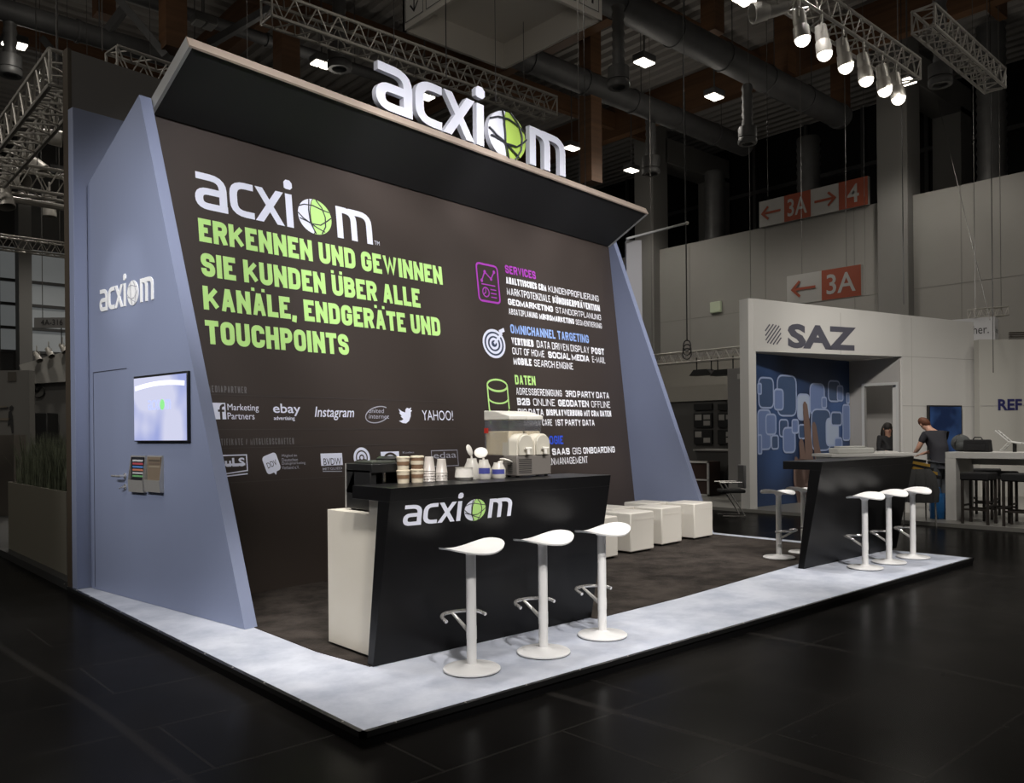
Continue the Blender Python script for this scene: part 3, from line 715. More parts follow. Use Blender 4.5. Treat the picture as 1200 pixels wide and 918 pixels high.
hall_sign('direction_sign', [('w', '<'), ('red', '3A'), ('w', '>'), ('red', '4')], 23.375, [889.5, 919, 950, 983, 1017], [237, 229, 221.5, 214, 206], [267, 260, 253, 247, 240], 'long direction sign with 3A and 4 between arrows on the parapet')
hall_sign('direction_sign', [('w', '<'), ('red', '3A')], 19.5, [922, 963, 1009], [324, 320, 312], [358, 355, 352], 'hanging direction sign with a left arrow and 3A above the white booth')
p = onx(839, 360, 23.44)
tag(MB().box(p, (.1, .42, .36)).build('exit_light', mat('exit_glow', (.35, .38, .28), .5, emit=(.6, .7, .45), es=.08), bevel=.02), 'small square luminous sign on the concrete hall wall', 'sign')

# ================================================================== THE STAND
# platform with two carpets and a black edge with screws
PX0, PX1, PY0, PY1 = 2.145, 10.13, 3.527, 8.98
t = thing('exhibition_platform', (6, 6.5, 0), 'low black edged platform with pale grey and dark carpets under the stand', 'platform')
MB().box2((PX0, PY0, 0), (PX1, PY1, PZ - .012)).build('deck', BLACKMDF, t)
MB().box2((PX0 + .02, PY0 + .02, PZ - .012), (PX1 - .02, PY1, PZ - .002)).build('grey_carpet', GREYCARPET, t)
tag(kids(t)[-1], 'pale grey carpet border')
dk = [(2.72, 6.4), (2.72, 5.05), (2.79, 4.49), (4.78, 4.52), (4.80, 4.41), (5.98, 4.456), (8.45, 4.69), (9.93, 4.88), (9.93, 8.9), (2.9, 8.9)]
o = MB().prism([(x, y, PZ - .002) for x, y in dk], (0, 0, .005)).build('dark_carpet', DARKCARPET, t); tag(o, 'dark brown loop carpet')
mb = MB()
mb.box2((PX0 - .008, PY0 - .008, PZ - .03), (PX1 + .008, PY0 + .02, PZ)).box2((PX0 - .008, PY0 - .008, PZ - .03), (PX0 + .02, PY1, PZ)).box2((PX1 - .02, PY0 - .008, PZ - .03), (PX1 + .008, PY1, PZ))
mb.build('edge_profile', BLACK, t)
mb = MB()
for k in range(18): mb.lathe([(.006, 0), (.005, .003)], (PX0 + .2 + k * .45, PY0 + .006, PZ), 8)
for k in range(13): mb.lathe([(.006, 0), (.005, .003)], (PX0 + .006, PY0 + .2 + k * .45, PZ), 8)
mb.build('screw', STEEL, t)

# leaning graphic wall
ZT = 4.46; SR = 7.41
wall = MB()
wall.prism([WALL(.11, PZ), WALL(SR, PZ), WALL(SR, ZT), WALL(.11, ZT)], BD * -.06)
gw = wall.build('graphic_wall', DARKPRINT)
tag(gw, 'leaning dark brown printed wall with green headline and white logos', 'wall panel')
OFF = .004
fw = lambda s0, z0: (lambda x, y, o, s0=s0, z0=z0: WALL(s0 + x, z0 + y, OFF + o))
# headline
for txt, z0, wd in (('ERKENNEN UND GEWINNEN', 3.346, 3.14), ('SIE KUNDEN ÜBER ALLE', 3.02, 2.74), ('KANÄLE, ENDGERÄTE UND', 2.708, 3.03), ('TOUCHPOINTS', 2.388, 1.636)):
    mb = MB(); put(mb, caps_text(txt, .222, .0525, wd, .017), fw(.518, z0)); mb.build('headline', GREENINK, gw)
# logo
k = .435
flat_logo(gw, (lambda x, y, o: WALL(.505 + x * k, 3.664 + y * .348, OFF + o)), WHITEINK, GREENINK, name='wall_logo')
m = MB(); put_font(m, 'TM', 2.63, 3.672, .075, .045, fw(0, 0)); m.build('trademark', WHITEINK, gw)
# service column
def seg_line(left, right, h, segs, col, base_z=None):
    """one line of words: segs = (text, weight, pixel start, pixel end) along the baseline"""
    sL, zL = WP(*left); sR, zR = WP(*right)
    z0 = (zL + zR) / 2
    for txt, wt, a, b2 in segs:
        pa = (a - left[0]) / (right[0] - left[0]); pb = (b2 - left[0]) / (right[0] - left[0])
        sa = WP(left[0] + pa * (right[0] - left[0]), left[1] + pa * (right[1] - left[1]))[0]
        sb = WP(left[0] + pb * (right[0] - left[0]), left[1] + pb * (right[1] - left[1]))[0]
        if wt == 'b': rb = caps_text(txt, h, h * .25, sb - sa, h * .1)
        elif wt == 'h': rb = caps_text(txt, h, h * .2, sb - sa, h * .12)
        else: rb = caps_text(txt, h, h * .13, sb - sa, h * .14)
        put(col, rb, fw(sa, z0))
ZX = lambda x: 540 + x / 6; ZY = lambda y: 300 + y / 6; ZY2 = lambda y: 420 + y / 6
def line(l, r, h, segs, mbx, z2=False):
    zy = ZY2 if z2 else ZY
    seg_line((ZX(l[0]), zy(l[1])), (ZX(r[0]), zy(r[1])), h, [(a, b2, ZX(c), ZX(d)) for a, b2, c, d in segs], mbx)
mb = MB(); line((312, 122), (527, 165), .112, [('SERVICES', 'h', 312, 527)], mb); mb.build('service_heading', MAGENTA, gw)
mb = MB()
line((318, 200), (968, 318), .092, [('ANALYTISCHES CRM', 'b', 318, 601), ('KUNDENPROFILIERUNG', 't', 616, 968)], mb)
line((325, 278), (977, 388), .098, [('MARKTPOTENZIALE', 't', 325, 630), ('KÜNDIGERPRÄVENTION', 'b', 646, 977)], mb)
line((332, 348), (985, 450), .085, [('GEOMARKETING', 'b', 332, 648), ('STANDORTPLANUNG', 't', 667, 985)], mb)
line((338, 415), (990, 508), .080, [('ABSATZPLANUNG', 't', 338, 540), ('MIKROMARKETING', 'b', 552, 796), ('SEGMENTIERUNG', 't', 808, 990)], mb)
mb.build('service_text', PUREWHITE, gw)
mb = MB(); line((350, 548), (900, 612), .122, [('OMNICHANNEL TARGETING', 'h', 350, 900)], mb); mb.build('omnichannel_heading', SKYINK, gw)
mb = MB()
line((357, 632), (1007, 692), .098, [('VERTRIEB', 'b', 357, 512), ('DATA DRIVEN DISPLAY', 't', 535, 903), ('POST', 'b', 918, 1007)], mb)
line((363, 695), (1015, 755), .092, [('OUT OF HOME', 't', 363, 588), ('SOCIAL MEDIA', 'b', 614, 903), ('E-MAIL', 't', 924, 1015)], mb)
line((370, 765), (790, 800), .095, [('MOBILE', 'b', 370, 498), ('SEARCH ENGINE', 't', 516, 790)], mb)
mb.build('omnichannel_text', PUREWHITE, gw)
mb = MB(); line((382, 185), (525, 190), .124, [('DATEN', 'h', 382, 525)], mb, True); mb.build('data_heading', GREENINK, gw)
mb = MB()
line((390, 262), (1042, 280), .092, [('ADRESSBEREINIGUNG', 't', 390, 710), ('3RD PARTY DATA', 'h', 736, 1042)], mb, True)
line((397, 332), (1050, 348), .096, [('B2B', 'b', 397, 487), ('ONLINE', 't', 510, 662), ('GEODATEN', 'b', 685, 900), ('OFFLINE', 't', 918, 1050)], mb, True)
line((402, 400), (1057, 412), .088, [('BIG DATA', 'h', 402, 582), ('DISPLAYWERBUNG MIT CRM DATEN', 'b', 602, 1057)], mb, True)
line((405, 474), (940, 475), .088, [('CUSTOMER CARE', 't', 405, 642), ('1ST PARTY DATA', 'h', 662, 940)], mb, True)
mb.build('data_text', PUREWHITE, gw)
mb = MB(); line((404, 612), (720, 605), .118, [('TECHNOLOGIE', 'h', 404, 720)], mb, True); mb.build('technology_heading', BLUEINK, gw)
mb = MB()
line((640, 681), (1083, 664), .092, [('SAAS', 'b', 642, 766), ('GIS', 't', 786, 846), ('ONBOARDING', 'h', 861, 1083)], mb, True)
line((430, 762), (893, 737), .095, [('KAMPAGNENMANAGEMENT', 't', 430, 893)], mb, True)
mb.build('technology_text', PUREWHITE, gw)
# icons
f0 = fw(0, 0)
def rrect(x0, y0, x1, y1, r): return [(x0, (y0 + y1) / 2)] + [(x0, y1, 1), (x1, y1, 1), (x1, y0, 1), (x0, y0, 1)] + [(x0, (y0 + y1) / 2)]
mb = MB(); x0, y0, x1, y1 = 4.29, 3.235, 4.69, 3.72; wd = .026
put(mb, [ribbon(rnd(rrect(x0, y0, x1, y1, .05), .06), wd)], f0)
gp = [(4.37, 3.5), (4.44, 3.62), (4.55, 3.54), (4.62, 3.64)]
put(mb, [ribbon(gp, .018)], f0)
for p in gp: poly2(mb, ell(*p, .024, .024, 12), lambda x, y, o: f0(x, y, o + .001))
put(mb, [ribbon([(4.36, 3.455), (4.62, 3.455)], .014), ribbon([(4.52, 3.40), (4.63, 3.40)], .014), ribbon([(4.52, 3.35), (4.63, 3.35)], .014), ribbon([(4.52, 3.30), (4.63, 3.30)], .014)], f0)
put(mb, [ribbon(ell(4.43, 3.355, .06, .06, 20), .016, True), ribbon([(4.43, 3.355), (4.43, 3.41)], .014), ribbon([(4.43, 3.355), (4.38, 3.32)], .014)], f0)
mb.build('document_icon', MAGENTA, gw)
cs, cz = WP(578.7, 403); mb = MB()
TGT = mat('target_fill', (.03, .045, .09), .6)
o = poly2(MB(), ell(cs, cz, .215, .185, 32), f0).build('target_icon_disc', TGT, gw)
for r in (.2, .135, .07): put(mb, [ribbon(ell(cs, cz, r, r * .86, 30), .034, True)], lambda x, y, o: f0(x, y, o + .002))
put(mb, [ribbon([(cs, cz), (cs + .17, cz + .15)], .035), ribbon([(cs + .12, cz + .16), (cs + .22, cz + .2)], .05)], lambda x, y, o: f0(x, y, o + .003))
mb.build('target_icon', WHITEINK, gw)
cs, cz = WP(582.5, 452); mb = MB(); a = .19
put(mb, [ribbon(ell(cs, cz, a, .075, 30), .024, True)], f0)
for dz in (0, -.16, -.3): put(mb, [ribbon(ell(cs, cz - dz * 0 + dz, a, .07, 16, 190, 350), .022)], f0)
put(mb, [ribbon([(cs - a, cz), (cs - a, cz - .5)], .024), ribbon([(cs + a, cz), (cs + a, cz - .3)], .024)], f0)
put(mb, [ribbon(ell(cs + .14, cz - .46, .1, .09, 20), .022, True)], f0)
mb.build('database_icon', GREENINK, gw)
# partner rows
mb = MB()
for z, s1 in ((1.921, 3.64), (1.60, 3.67), (1.428, 3.6), (1.11, 3.6)): put(mb, [ribbon([(.2, z), (s1, z)], .007)], f0)
mb.build('rule', RULEINK, gw)
def pbox(zx, zy, sc, ox, oy): return WP(ox + zx / sc, oy + zy / sc)
A7 = lambda x, y: pbox(x, y, 6.556, 240, 440)
B5 = lambda x, y: pbox(x, y, 5.7375, 400, 460)
def ftext(mbx, txt, a, b2, bold=0., shear=0., off=0.):
    """a = lower left, b2 = upper right, both on the wall"""
    put_font(mbx, txt, a[0], a[1], b2[0] - a[0], b2[1] - a[1], f0, bold, shear, off); return mbx
mb = MB()
a = A7(22, 132); b2 = A7(320, 137); put(mb, caps_text('MEDIAPARTNER', .062, .009, b2[0] - a[0], .012), fw(a[0], (a[1] + b2[1]) / 2))
a = A7(50, 538); b2 = A7(685, 533); put(mb, caps_text('ZERTIFIKATE / MITGLIEDSCHAFTEN', .062, .009, b2[0] - a[0], .012), fw(a[0], (a[1] + b2[1]) / 2))
mb.build('partner_heading', GREYINK, gw)
lo = A7(50, 338); hi = A7(155, 213); mb = MB(); poly2(mb, [lo, (hi[0], lo[1]), (hi[0], hi[1]), (lo[0], hi[1])], f0)
fb = mb.build('social_logo', WHITEINK, gw)
x0, y0 = lo; w_, h2 = hi[0] - lo[0], hi[1] - lo[1]
put(MB(), [ribbon(rnd([(x0 + w_ * .66, y0), (x0 + w_ * .66, y0 + h2 * .86, 1), (x0 + w_ * .92, y0 + h2 * .86)], w_ * .3), w_ * .16), ribbon([(x0 + w_ * .46, y0 + h2 * .52), (x0 + w_ * .9, y0 + h2 * .52)], w_ * .14)], lambda x, y, o: f0(x, y, o + .002)).build('logo_letter', DARKPRINT, fb)
mb = MB(); ftext(mb, 'Marketing', A7(175, 285), A7(410, 225)); ftext(mb, 'Partners', (A7(175, 338)[0], A7(175, 338)[1]), A7(378, 290)); mb.build('partner_logo', WHITEINK, gw)
mb = MB(); ftext(mb, 'ebay', A7(526, 312), A7(730, 222), .012); ftext(mb, 'advertising', A7(530, 352), A7(688, 316), .012); mb.build('partner_logo', WHITEINK, gw)
mb = MB(); ftext(mb, 'Instagram', A7(846, 345), A7(1142, 248), .008, .25); mb.build('partner_logo', WHITEINK, gw)
mb = MB(); ftext(mb, 'united', B5(183, 138), B5(285, 110), .0, .15); ftext(mb, 'internet', B5(183, 176), B5(318, 150), .0, .15)
c1 = B5(243, 150); put(mb, [ribbon([(c1[0] + x, c1[1] + y + x * .18) for x, y in ell(0, 0, .17, .085, 28, 40, 330)], .01)], f0); mb.build('partner_logo', PALEINK, gw)
c1 = B5(430, 154); sc_ = .105
bird = [(-1, -.62), (-.55, -.55), (-.35, -.42), (-.72, -.12), (-.55, -.1), (-.9, .28), (-.72, .26), (-.95, .72), (-.5, .42), (.0, .28), (.05, .62), (.3, .82), (.58, .72), (.92, .85), (.78, .58), (1., .5), (.8, .36), (.74, -.1), (.45, -.6), (0, -.88), (-.5, -.85)]
poly2(MB(), [(c1[0] + x * sc_, c1[1] + y * sc_) for x, y in bird], f0).build('bird_logo', WHITEINK, gw)
mb = MB(); ftext(mb, 'YAHOO!', B5(545, 188), B5(746, 124), .0); mb.build('partner_logo', WHITEINK, gw)
# certificates
mb = MB(); lo = A7(90, 768); hi = A7(318, 612)
put(mb, [ribbon([lo, (hi[0], lo[1] + .03), (hi[0], hi[1]), (lo[0], hi[1])], .012, True), ribbon([(lo[0], lo[1] - .02), (hi[0], lo[1] + .0)], .012), ribbon([(lo[0], lo[1] + .09), (hi[0] - .02, lo[1] + .09)], .02)], f0)
ftext(mb, 'uLS', A7(155, 705), A7(303, 632), .03); mb.build('certificate_logo', WHITEINK, gw)
c1 = A7(512, 680); R8 = .082; mb = MB()
rot = lambda x, y, an=.32: (c1[0] + x * math.cos(an) - y * math.sin(an), c1[1] + x * math.sin(an) + y * math.cos(an))
poly2(mb, [rot(*p) for p in rnd([(-R8, 0)] + [(-R8, R8 * 1.15, 1), (R8, R8 * 1.15, 1), (R8, -R8 * 1.05, 1)] + [(R8 * .3, -R8 * 1.05), (R8 * .05, -R8 * 1.4), (-R8 * .1, -R8 * 1.05)] + [(-R8, -R8 * 1.05, 1), (-R8, 0)], .04)], f0)
dd = mb.build('speech_badge', WHITEINK, gw)
put_font(MB(), 'DDV', -.055, -.03, .11, .055, lambda x, y, o: f0(*rot(x, y), .002)).build('badge_lettering', DARKINK, dd)
mb = MB()
for i, tx in enumerate(('Mitglied im', 'Deutschen', 'Dialogmarketing', 'Verband e.V.')):
    a = A7(592, 634 + i * 30); ftext(mb, tx, a, (a[0] + [.17, .18, .27, .2][i], a[1] + .032))
mb.build('badge_text', PALEINK, gw)
lo = A7(893, 697); hi = A7(1052, 597); o = poly2(MB(), [lo, (hi[0], lo[1]), hi, (lo[0], hi[1])], f0).build('certificate_badge', WHITEINK, gw)
put_font(MB(), 'BVDW', lo[0] + .03, lo[1] + .005, hi[0] - lo[0] - .05, .07, f0, 0, 0, .002).build('badge_lettering', DARKINK, o)
mb = MB(); ftext(mb, 'MITGLIED', A7(905, 730), A7(1052, 704), .01); put(mb, [ribbon([A7(905, 738), A7(1052, 738)], .008)], f0); mb.build('badge_text', PALEINK, gw)
mb = MB(); c1 = B5(136, 440)
for r in (.05, .095): put(mb, [ribbon(ell(c1[0], c1[1], r, r, 24, -20, 200), .03)], f0)
poly2(mb, ell(*c1, .02, .02, 12), f0); mb.build('round_logo', WHITEINK, gw)
mb = MB(); lo = B5(268, 470); hi = B5(385, 397); poly2(mb, [lo, (hi[0], lo[1]), hi, (lo[0], hi[1])], f0); o = mb.build('square_logo', WHITEINK, gw)
m = MB(); c1 = ((lo[0] + hi[0]) / 2, lo[1])
for r in (.04, .1): put(m, [ribbon(ell(c1[0], c1[1], r, r * .9, 20, 0, 180), .025)], lambda x, y, o_: f0(x, y, .002))
m.build('logo_arc', DARKPRINT, o)
mb = MB(); ftext(mb, 'Kodex', B5(412, 412), B5(488, 396)); mb.build('certificate_logo', PALEINK, gw)
mb = MB(); lo = B5(612, 500); hi = B5(777, 388); put(mb, [ribbon([lo, (hi[0], lo[1]), hi, (lo[0], hi[1])], .008, True)], f0)
ftext(mb, 'edaa', B5(620, 445), B5(768, 398), .0); mb.build('certificate_logo', PALEINK, gw)

# blue side panels: slanting profile, thickness along the wall
def prof(s, z0=PZ): return [W(s, -.05, z0), W(s, -.06, 3.985), W(s, 1.04, 4.563), W(s, 2.673, z0)]
lp_ = MB().prism(prof(0.), WD * .107).build('left_side_panel', BLUE); lp_.name = 'side_panel'
tag(lp_, 'blue slanted side panel at left with door and screen', 'side panel', 'blue slanted side panels of the stand')
rp_ = MB().prism(prof(SR + .005), WD * .107).build('side_panel', BLUE)
tag(rp_, 'blue slanted side panel at the right end behind the cubes', 'side panel', 'blue slanted side panels of the stand')
SB = lambda t_, z, o=0.: W(-o, t_, z)
# door flush in the left panel: shadow gap and leaf
GAP = mat('door_gap', (.03, .034, .05), .8)
mb = MB(); put(mb, [ribbon([(.035, PZ + .02), (.035, 2.162), (.75, 2.162)], .008)], lambda x, y, o: SB(x, y, .002)); d_ = mb.build('door', GAP, lp_)
h = MB(); p = SB(.665, 1.285 - 0, 0)
q0 = onpl(147, 558, W(0, 0, 0), WD); tq = (q0 - B0).dot(BD); zq = q0.z
h.lathe([(.026, 0), (.026, .008)], SB(tq, zq), 16, -WD)
h.tube([SB(tq, zq, .0), SB(tq, zq, .05), SB(tq - .02, zq, .06), SB(tq - .14, zq, .06)], .0105, 10); h.build('door_handle', CHROME, d_)
h = MB(); h.lathe([(.026, 0), (.026, .008)], SB(tq, zq - .1), 16, -WD); h.tube([SB(tq, zq - .1, 0), SB(tq, zq - .1, .03)], .009, 8); h.tube([SB(tq, zq - .1, .03), SB(tq - .05, zq - .115, .035)], .006, 6); h.build('door_lock', CHROME, d_)
# white logo plate letters on the panel
g0 = onpl(117.5, 366, W(0, 0, 0), WD); t0 = (g0 - B0).dot(BD); k2 = 1.06 / 4.75
lg = MB(); fn = lambda x, y, o: SB(t0 + x * k2, 2.727 + y * k2 * .93, .009 + o)
for ch in LOGO: put(lg, logo_ribs(ch), lambda x, y, o: SB(t0 + x * k2, 2.727 + y * k2 * .93, o), .006)
poly2(lg, DOT, lambda x, y, o: SB(t0 + x * k2, 2.727 + y * k2 * .93, o), .006); poly2(lg, ell(GX, GY, GRX, GRY, 28), lambda x, y, o: SB(t0 + x * k2, 2.727 + y * k2 * .93, o), .006)
o = lg.build('panel_logo', mat('logo_acrylic', (.95, .95, .94), .35), lp_)
m = MB()
for w_ in globe_wires(): put(m, [ribbon(w_, .03)], lambda x, y, o_: fn(x, y, .002))
m.build('globe_wire', PALEINK, o)

# television in the left panel
def tvz(px, py): q = onpl(px, py, W(0, 0, 0), WD); return (q - B0).dot(BD), q.z
t = thing('wall_screen', SB(1.415, 1.49), 'lit flat screen on the left blue panel above the brochure holders', 'screen')
MB().prism([SB(.945, 1.498), SB(1.895, 1.498), SB(1.895, 2.075), SB(.945, 2.075)], WD * -.03).build('screen_frame', BLACK, t, bevel=.004)
def screen_mat():
    m = mat('screen_picture', (.05, .05, .06), .25); nt = m.node_tree; b = nt.nodes['Principled BSDF']
    tc = nt.nodes.new('ShaderNodeTexCoord'); n = nt.nodes.new('ShaderNodeTexNoise'); n.inputs['Scale'].default_value = 1.9; n.inputs['Detail'].default_value = 1.5
    nt.links.new(tc.outputs['Object'], n.inputs['Vector'])
    r = nt.nodes.new('ShaderNodeValToRGB'); e = r.color_ramp.elements; e[0].position = .44; e[0].color = (.36, .42, .80, 1); e[1].position = .56; e[1].color = (.72, .74, .96, 1)
    nt.links.new(n.outputs['Fac'], r.inputs[0]); nt.links.new(r.outputs[0], b.inputs['Emission Color']); b.inputs['Emission Strength'].default_value = .85
    return m
o = MB().prism([SB(.955, 1.508, .0305), SB(1.885, 1.508, .0305), SB(1.885, 2.055, .0305), SB(.955, 2.055, .0305)], WD * -.002).build('screen_picture', screen_mat(), t)
k3 = .4 / 4.75; m = MB()
for ch in LOGO: put(m, logo_ribs(ch), lambda x, y, o_: SB(1.22 + x * k3, 1.77 + y * k3, .034))
m.build('screen_logo', mat('screen_logo', (.3, .35, .6), .5, emit=(.5, .56, .88), es=.75), o)
poly2(MB(), ell(1.22 + GX * k3, 1.77 + GY * k3, GRX * k3, GRY * k3, 20), lambda x, y, o_: SB(x, y, .035)).build('screen_globe', mat('screen_green', (.2, .6, .2), .5, emit=(.25, .7, .25), es=.7), o)
# swoosh on the screen
m = MB(); put(m, [ribbon([(.98 + .88 * i / 12, 1.955 + .06 * math.sin(i / 12 * 1.9 + .5) - .02) for i in range(13)], .04)], lambda x, y, o_: SB(x, y, .0335)); m.build('screen_swoosh', mat('screen_white', (.5, .5, .5), .5, emit=(.85, .85, 1), es=1.), o)
# brochure holders with brochures
for i, (pa, lab, lb2) in enumerate((((155, 172), 'steel brochure holder with dark striped brochures nearer the door', 'dark brochure with coloured stripes in the holder nearer the door'), ((174, 192), 'steel brochure holder nearer the slanted edge of the blue panel', 'beige brochure in the holder nearer the slanted edge'))):
    ta, _ = tvz(pa[0], 550); tb, _ = tvz(pa[1], 550); _, zt = tvz(pa[0], 534); _, zb = tvz(pa[0], 576)
    tag_t = thing('brochure_holder', SB((ta + tb) / 2, zb), lab, 'brochure holder', 'brochure holders on the blue panel')
    m = MB(); m.prism([SB(ta, zb), SB(tb, zb), SB(tb, zt), SB(ta, zt)], WD * -.006); m.build('back_plate', STEEL, tag_t)
    m = MB(); m.prism([SB(ta, zb, .006), SB(tb, zb, .006), SB(tb, zb, .032), SB(ta, zb, .032)], UP * .006)
    zc = zb + (zt - zb) * .33
    m.prism([SB(ta, zb, .03), SB(tb, zb, .03), SB(tb, zc, .038), SB(ta, zc, .038)], WD * -.005)
    for tt in (ta, tb): m.prism([SB(tt, zb, .004), SB(tt, zb, .032), SB(tt, zc, .04), SB(tt, zt, .012), SB(tt, zt, .004)], BD * (.004 if tt == ta else -.004))
    m.build('tray', STEEL, tag_t)
    bm = mat('brochure_dark', (.02, .02, .025), .35) if i == 0 else mat('brochure_beige', (.22, .17, .12), .4)
    br = MB().prism([SB(ta + .02, zb + .01, .014), SB(tb - .02, zb + .01, .014), SB(tb - .02, zt - .012, .010), SB(ta + .02, zt - .012, .010)], WD * -.008).build('brochure', bm)
    tag(br, lb2, 'brochure', 'brochures on the blue panel')
    cols = [(.6, .6, .6), (.5, .08, .1), (.1, .25, .6), (.55, .2, .12), (.5, .5, .5), (.15, .4, .15)] if i == 0 else [(.1, .08, .06), (.16, .12, .09), (.3, .25, .18)]
    for j, c in enumerate(cols):
        f_ = .84 - j * .085; zz = zb + (zt - zb) * f_; oo = .0185 + (1 - f_) * .004
        MB().prism([SB(ta + .05, zz, oo), SB(tb - .03, zz, oo), SB(tb - .03, zz + .016, oo - .0004), SB(ta + .05, zz + .016, oo - .0004)], WD * -.001).build('printed_band', mat('band_%d%d' % (i, j), c, .5), br)

# rear walls
tag(MB().prism([W(-.118, -.09, PZ), W(.7, -.09, PZ), W(.7, -.09, 4.72), W(-.118, -.09, 4.72)], BD * -.11).build('rear_blue_panel', BLUE, bevel=.003), 'plain blue upright panel behind the left slanted panel', 'wall panel')
tag(MB().prism([W(SR + .12, .35, PZ), W(SR + .95, .35, PZ), W(SR + .95, .35, 4.86), W(SR + .12, .35, 4.86)], BD * -.11).build('rear_blue_panel', BLUE, bevel=.003), 'narrow blue upright panel behind the right slanted panel', 'wall panel')
t = thing('rear_wall', W(3, -.3, 0), 'tall dark grey rear wall rising above the blue panels', 'wall panel')
MB().prism([W(-.07, -.24, PZ), W(7.5, -.24, PZ), W(7.5, -.24, 5.33), W(-.07, -.24, 5.33)], BD * -.1).build('board', DARKWALL, t)
MB().prism([W(-.105, -.23, PZ), W(-.07, -.23, PZ), W(-.07, -.23, 5.34), W(-.105, -.23, 5.34)], BD * -.12).build('edge_strip', mat('edge_brown', (.06, .045, .03), .5), t)
# grey upright wall and white pole by the right end
p = atd(735, 400, 13.2); p2 = atd(753, 400, 13.2); d_ = (p2 - p); d_.z = 0
zt = onz(743, 281, 0).z; ztop = CZ + (506 - 281) * 13.2 / FPX
tag(MB().prism([(p.x, p.y, 0), (p2.x, p2.y, 0), (p2.x, p2.y, ztop), (p.x, p.y, ztop)], FW * .15).build('grey_panel', WALLG), 'grey upright panel beyond the right blue panel', 'wall panel')
a, b2 = atd(734, 280, 13.), atd(805, 261.5, 13.4)
t = thing('white_pole', a, 'thin white pole reaching right from the canopy end to a wire', 'pole')
MB().tube([a, b2], .018, 10).build('tube', mat('pole_grey', (.4, .4, .38), .4), t); MB().ball(b2, .03, 10, 8).build('end_clamp', STEEL, t)

# canopy: shallow tray rising forwards from the top of the wall
J0, J1 = (1.0, 4.44), (1.70, 4.83); CL, CR = .115, SR - .01
t = thing('canopy', W(3.7, J0[0], J0[1]), 'black canopy tilted up over the graphic wall with brown front lip', 'canopy')
ud = V((0, J1[0] - J0[0], J1[1] - J0[1])); nn = (-.485 * .09, .875 * .09)   # thickness direction (t, z)
MB().prism([W(CL + .03, *J0), W(CL + .03, J1[0], J1[1]), W(CL + .03, J1[0] + nn[0], J1[1] + nn[1]), W(CL + .03, J0[0] + nn[0], J0[1] + nn[1])], WD * (CR - CL - .06)).build('soffit', CANOPY, t)
MB().prism([W(CL, J1[0], J1[1] - .012), W(CL, J1[0] + .014, J1[1]), W(CL, J1[0] + .014 + nn[0] * 1.1, J1[1] + nn[1] * 1.1), W(CL, J1[0] + nn[0] * 1.1, J1[1] + nn[1] * 1.1)], WD * (CR - CL)).build('front_lip', LIP, t)
for s_ in (CL, CR - .03):
    MB().prism([W(s_, J0[0], J0[1] - .012), W(s_, J1[0], J1[1] - .012), W(s_, J1[0] + nn[0] * 1.1, J1[1] + nn[1] * 1.1), W(s_, J0[0] + nn[0] * 1.1, J0[1] + nn[1] * 1.1)], WD * .03).build('end_lip', LIPGREY, t)

# raised logo on the canopy edge
t = thing('canopy_lettering', W(3.7, 1.62, 4.93), 'large white three dimensional company lettering with green globe on the canopy', 'sign')
sa = 2.185; sb_ = 5.36; k4 = (sb_ - sa) / 4.74; ky = .487; zb = 4.94; TF = 1.585
fl = lambda x, y, o: W(sa + x * k4, TF + o, zb + y * ky)
for ch in LOGO:
    m = MB(); put(m, logo_ribs(ch), fl, .065)
    if ch == 'i': poly2(m, DOT, fl, .065)
    m.build('letter_' + ch, LETTERWHITE, t, angle=50)
# globe letter: domed lens of two sections with wire
def dome(pts, name, m_):
    mb = MB(); n = len(pts)
    z = lambda x, y: .065 + .06 * max(0., 1 - ((x - GX) / GRX) ** 2 - ((y - GY) / GRY) ** 2)
    mx = sum(p[0] for p in pts) / n; my = sum(p[1] for p in pts) / n; rings = [1, .75, .5, .25]
    vs = [fl(*p, 0) for p in pts]
    for r in rings: vs += [fl(mx + (p[0] - mx) * r, my + (p[1] - my) * r, z(mx + (p[0] - mx) * r, my + (p[1] - my) * r)) for p in pts]
    vs.append(fl(mx, my, z(mx, my))); fs = []
    for i in range(len(rings)): fs += [(i * n + k_, i * n + (k_ + 1) % n, (i + 1) * n + (k_ + 1) % n, (i + 1) * n + k_) for k_ in range(n)]
    fs += [(len(rings) * n + k_, len(rings) * n + (k_ + 1) % n, (len(rings) + 1) * n) for k_ in range(n)]; fs.append(tuple(range(n)))
    return mb.add(vs, fs).build(name, m_, t, angle=50)
GRX, GRY = .52, .6
l_, r_ = globe_sections(); dome(l_, 'globe_white_section', LETTERWHITE); dome(r_, 'globe_green_section', LETTERGREEN)
m = MB(); zf = lambda x, y: .084 + .06 * max(0., 1 - ((x - GX) / GRX) ** 2 - ((y - GY) / GRY) ** 2)
for w_ in globe_wires():
    pts = []
    for i in range(len(w_) - 1):
        for j in range(4): u = j / 4; pts.append((w_[i][0] * (1 - u) + w_[i + 1][0] * u, w_[i][1] * (1 - u) + w_[i + 1][1] * u))
    pts.append(w_[-1]); m.tube([fl(x, y, zf(x, y)) for x, y in pts], .011, 6)
m.build('globe_wire', WIRE, t)
GRX, GRY = .485, .56

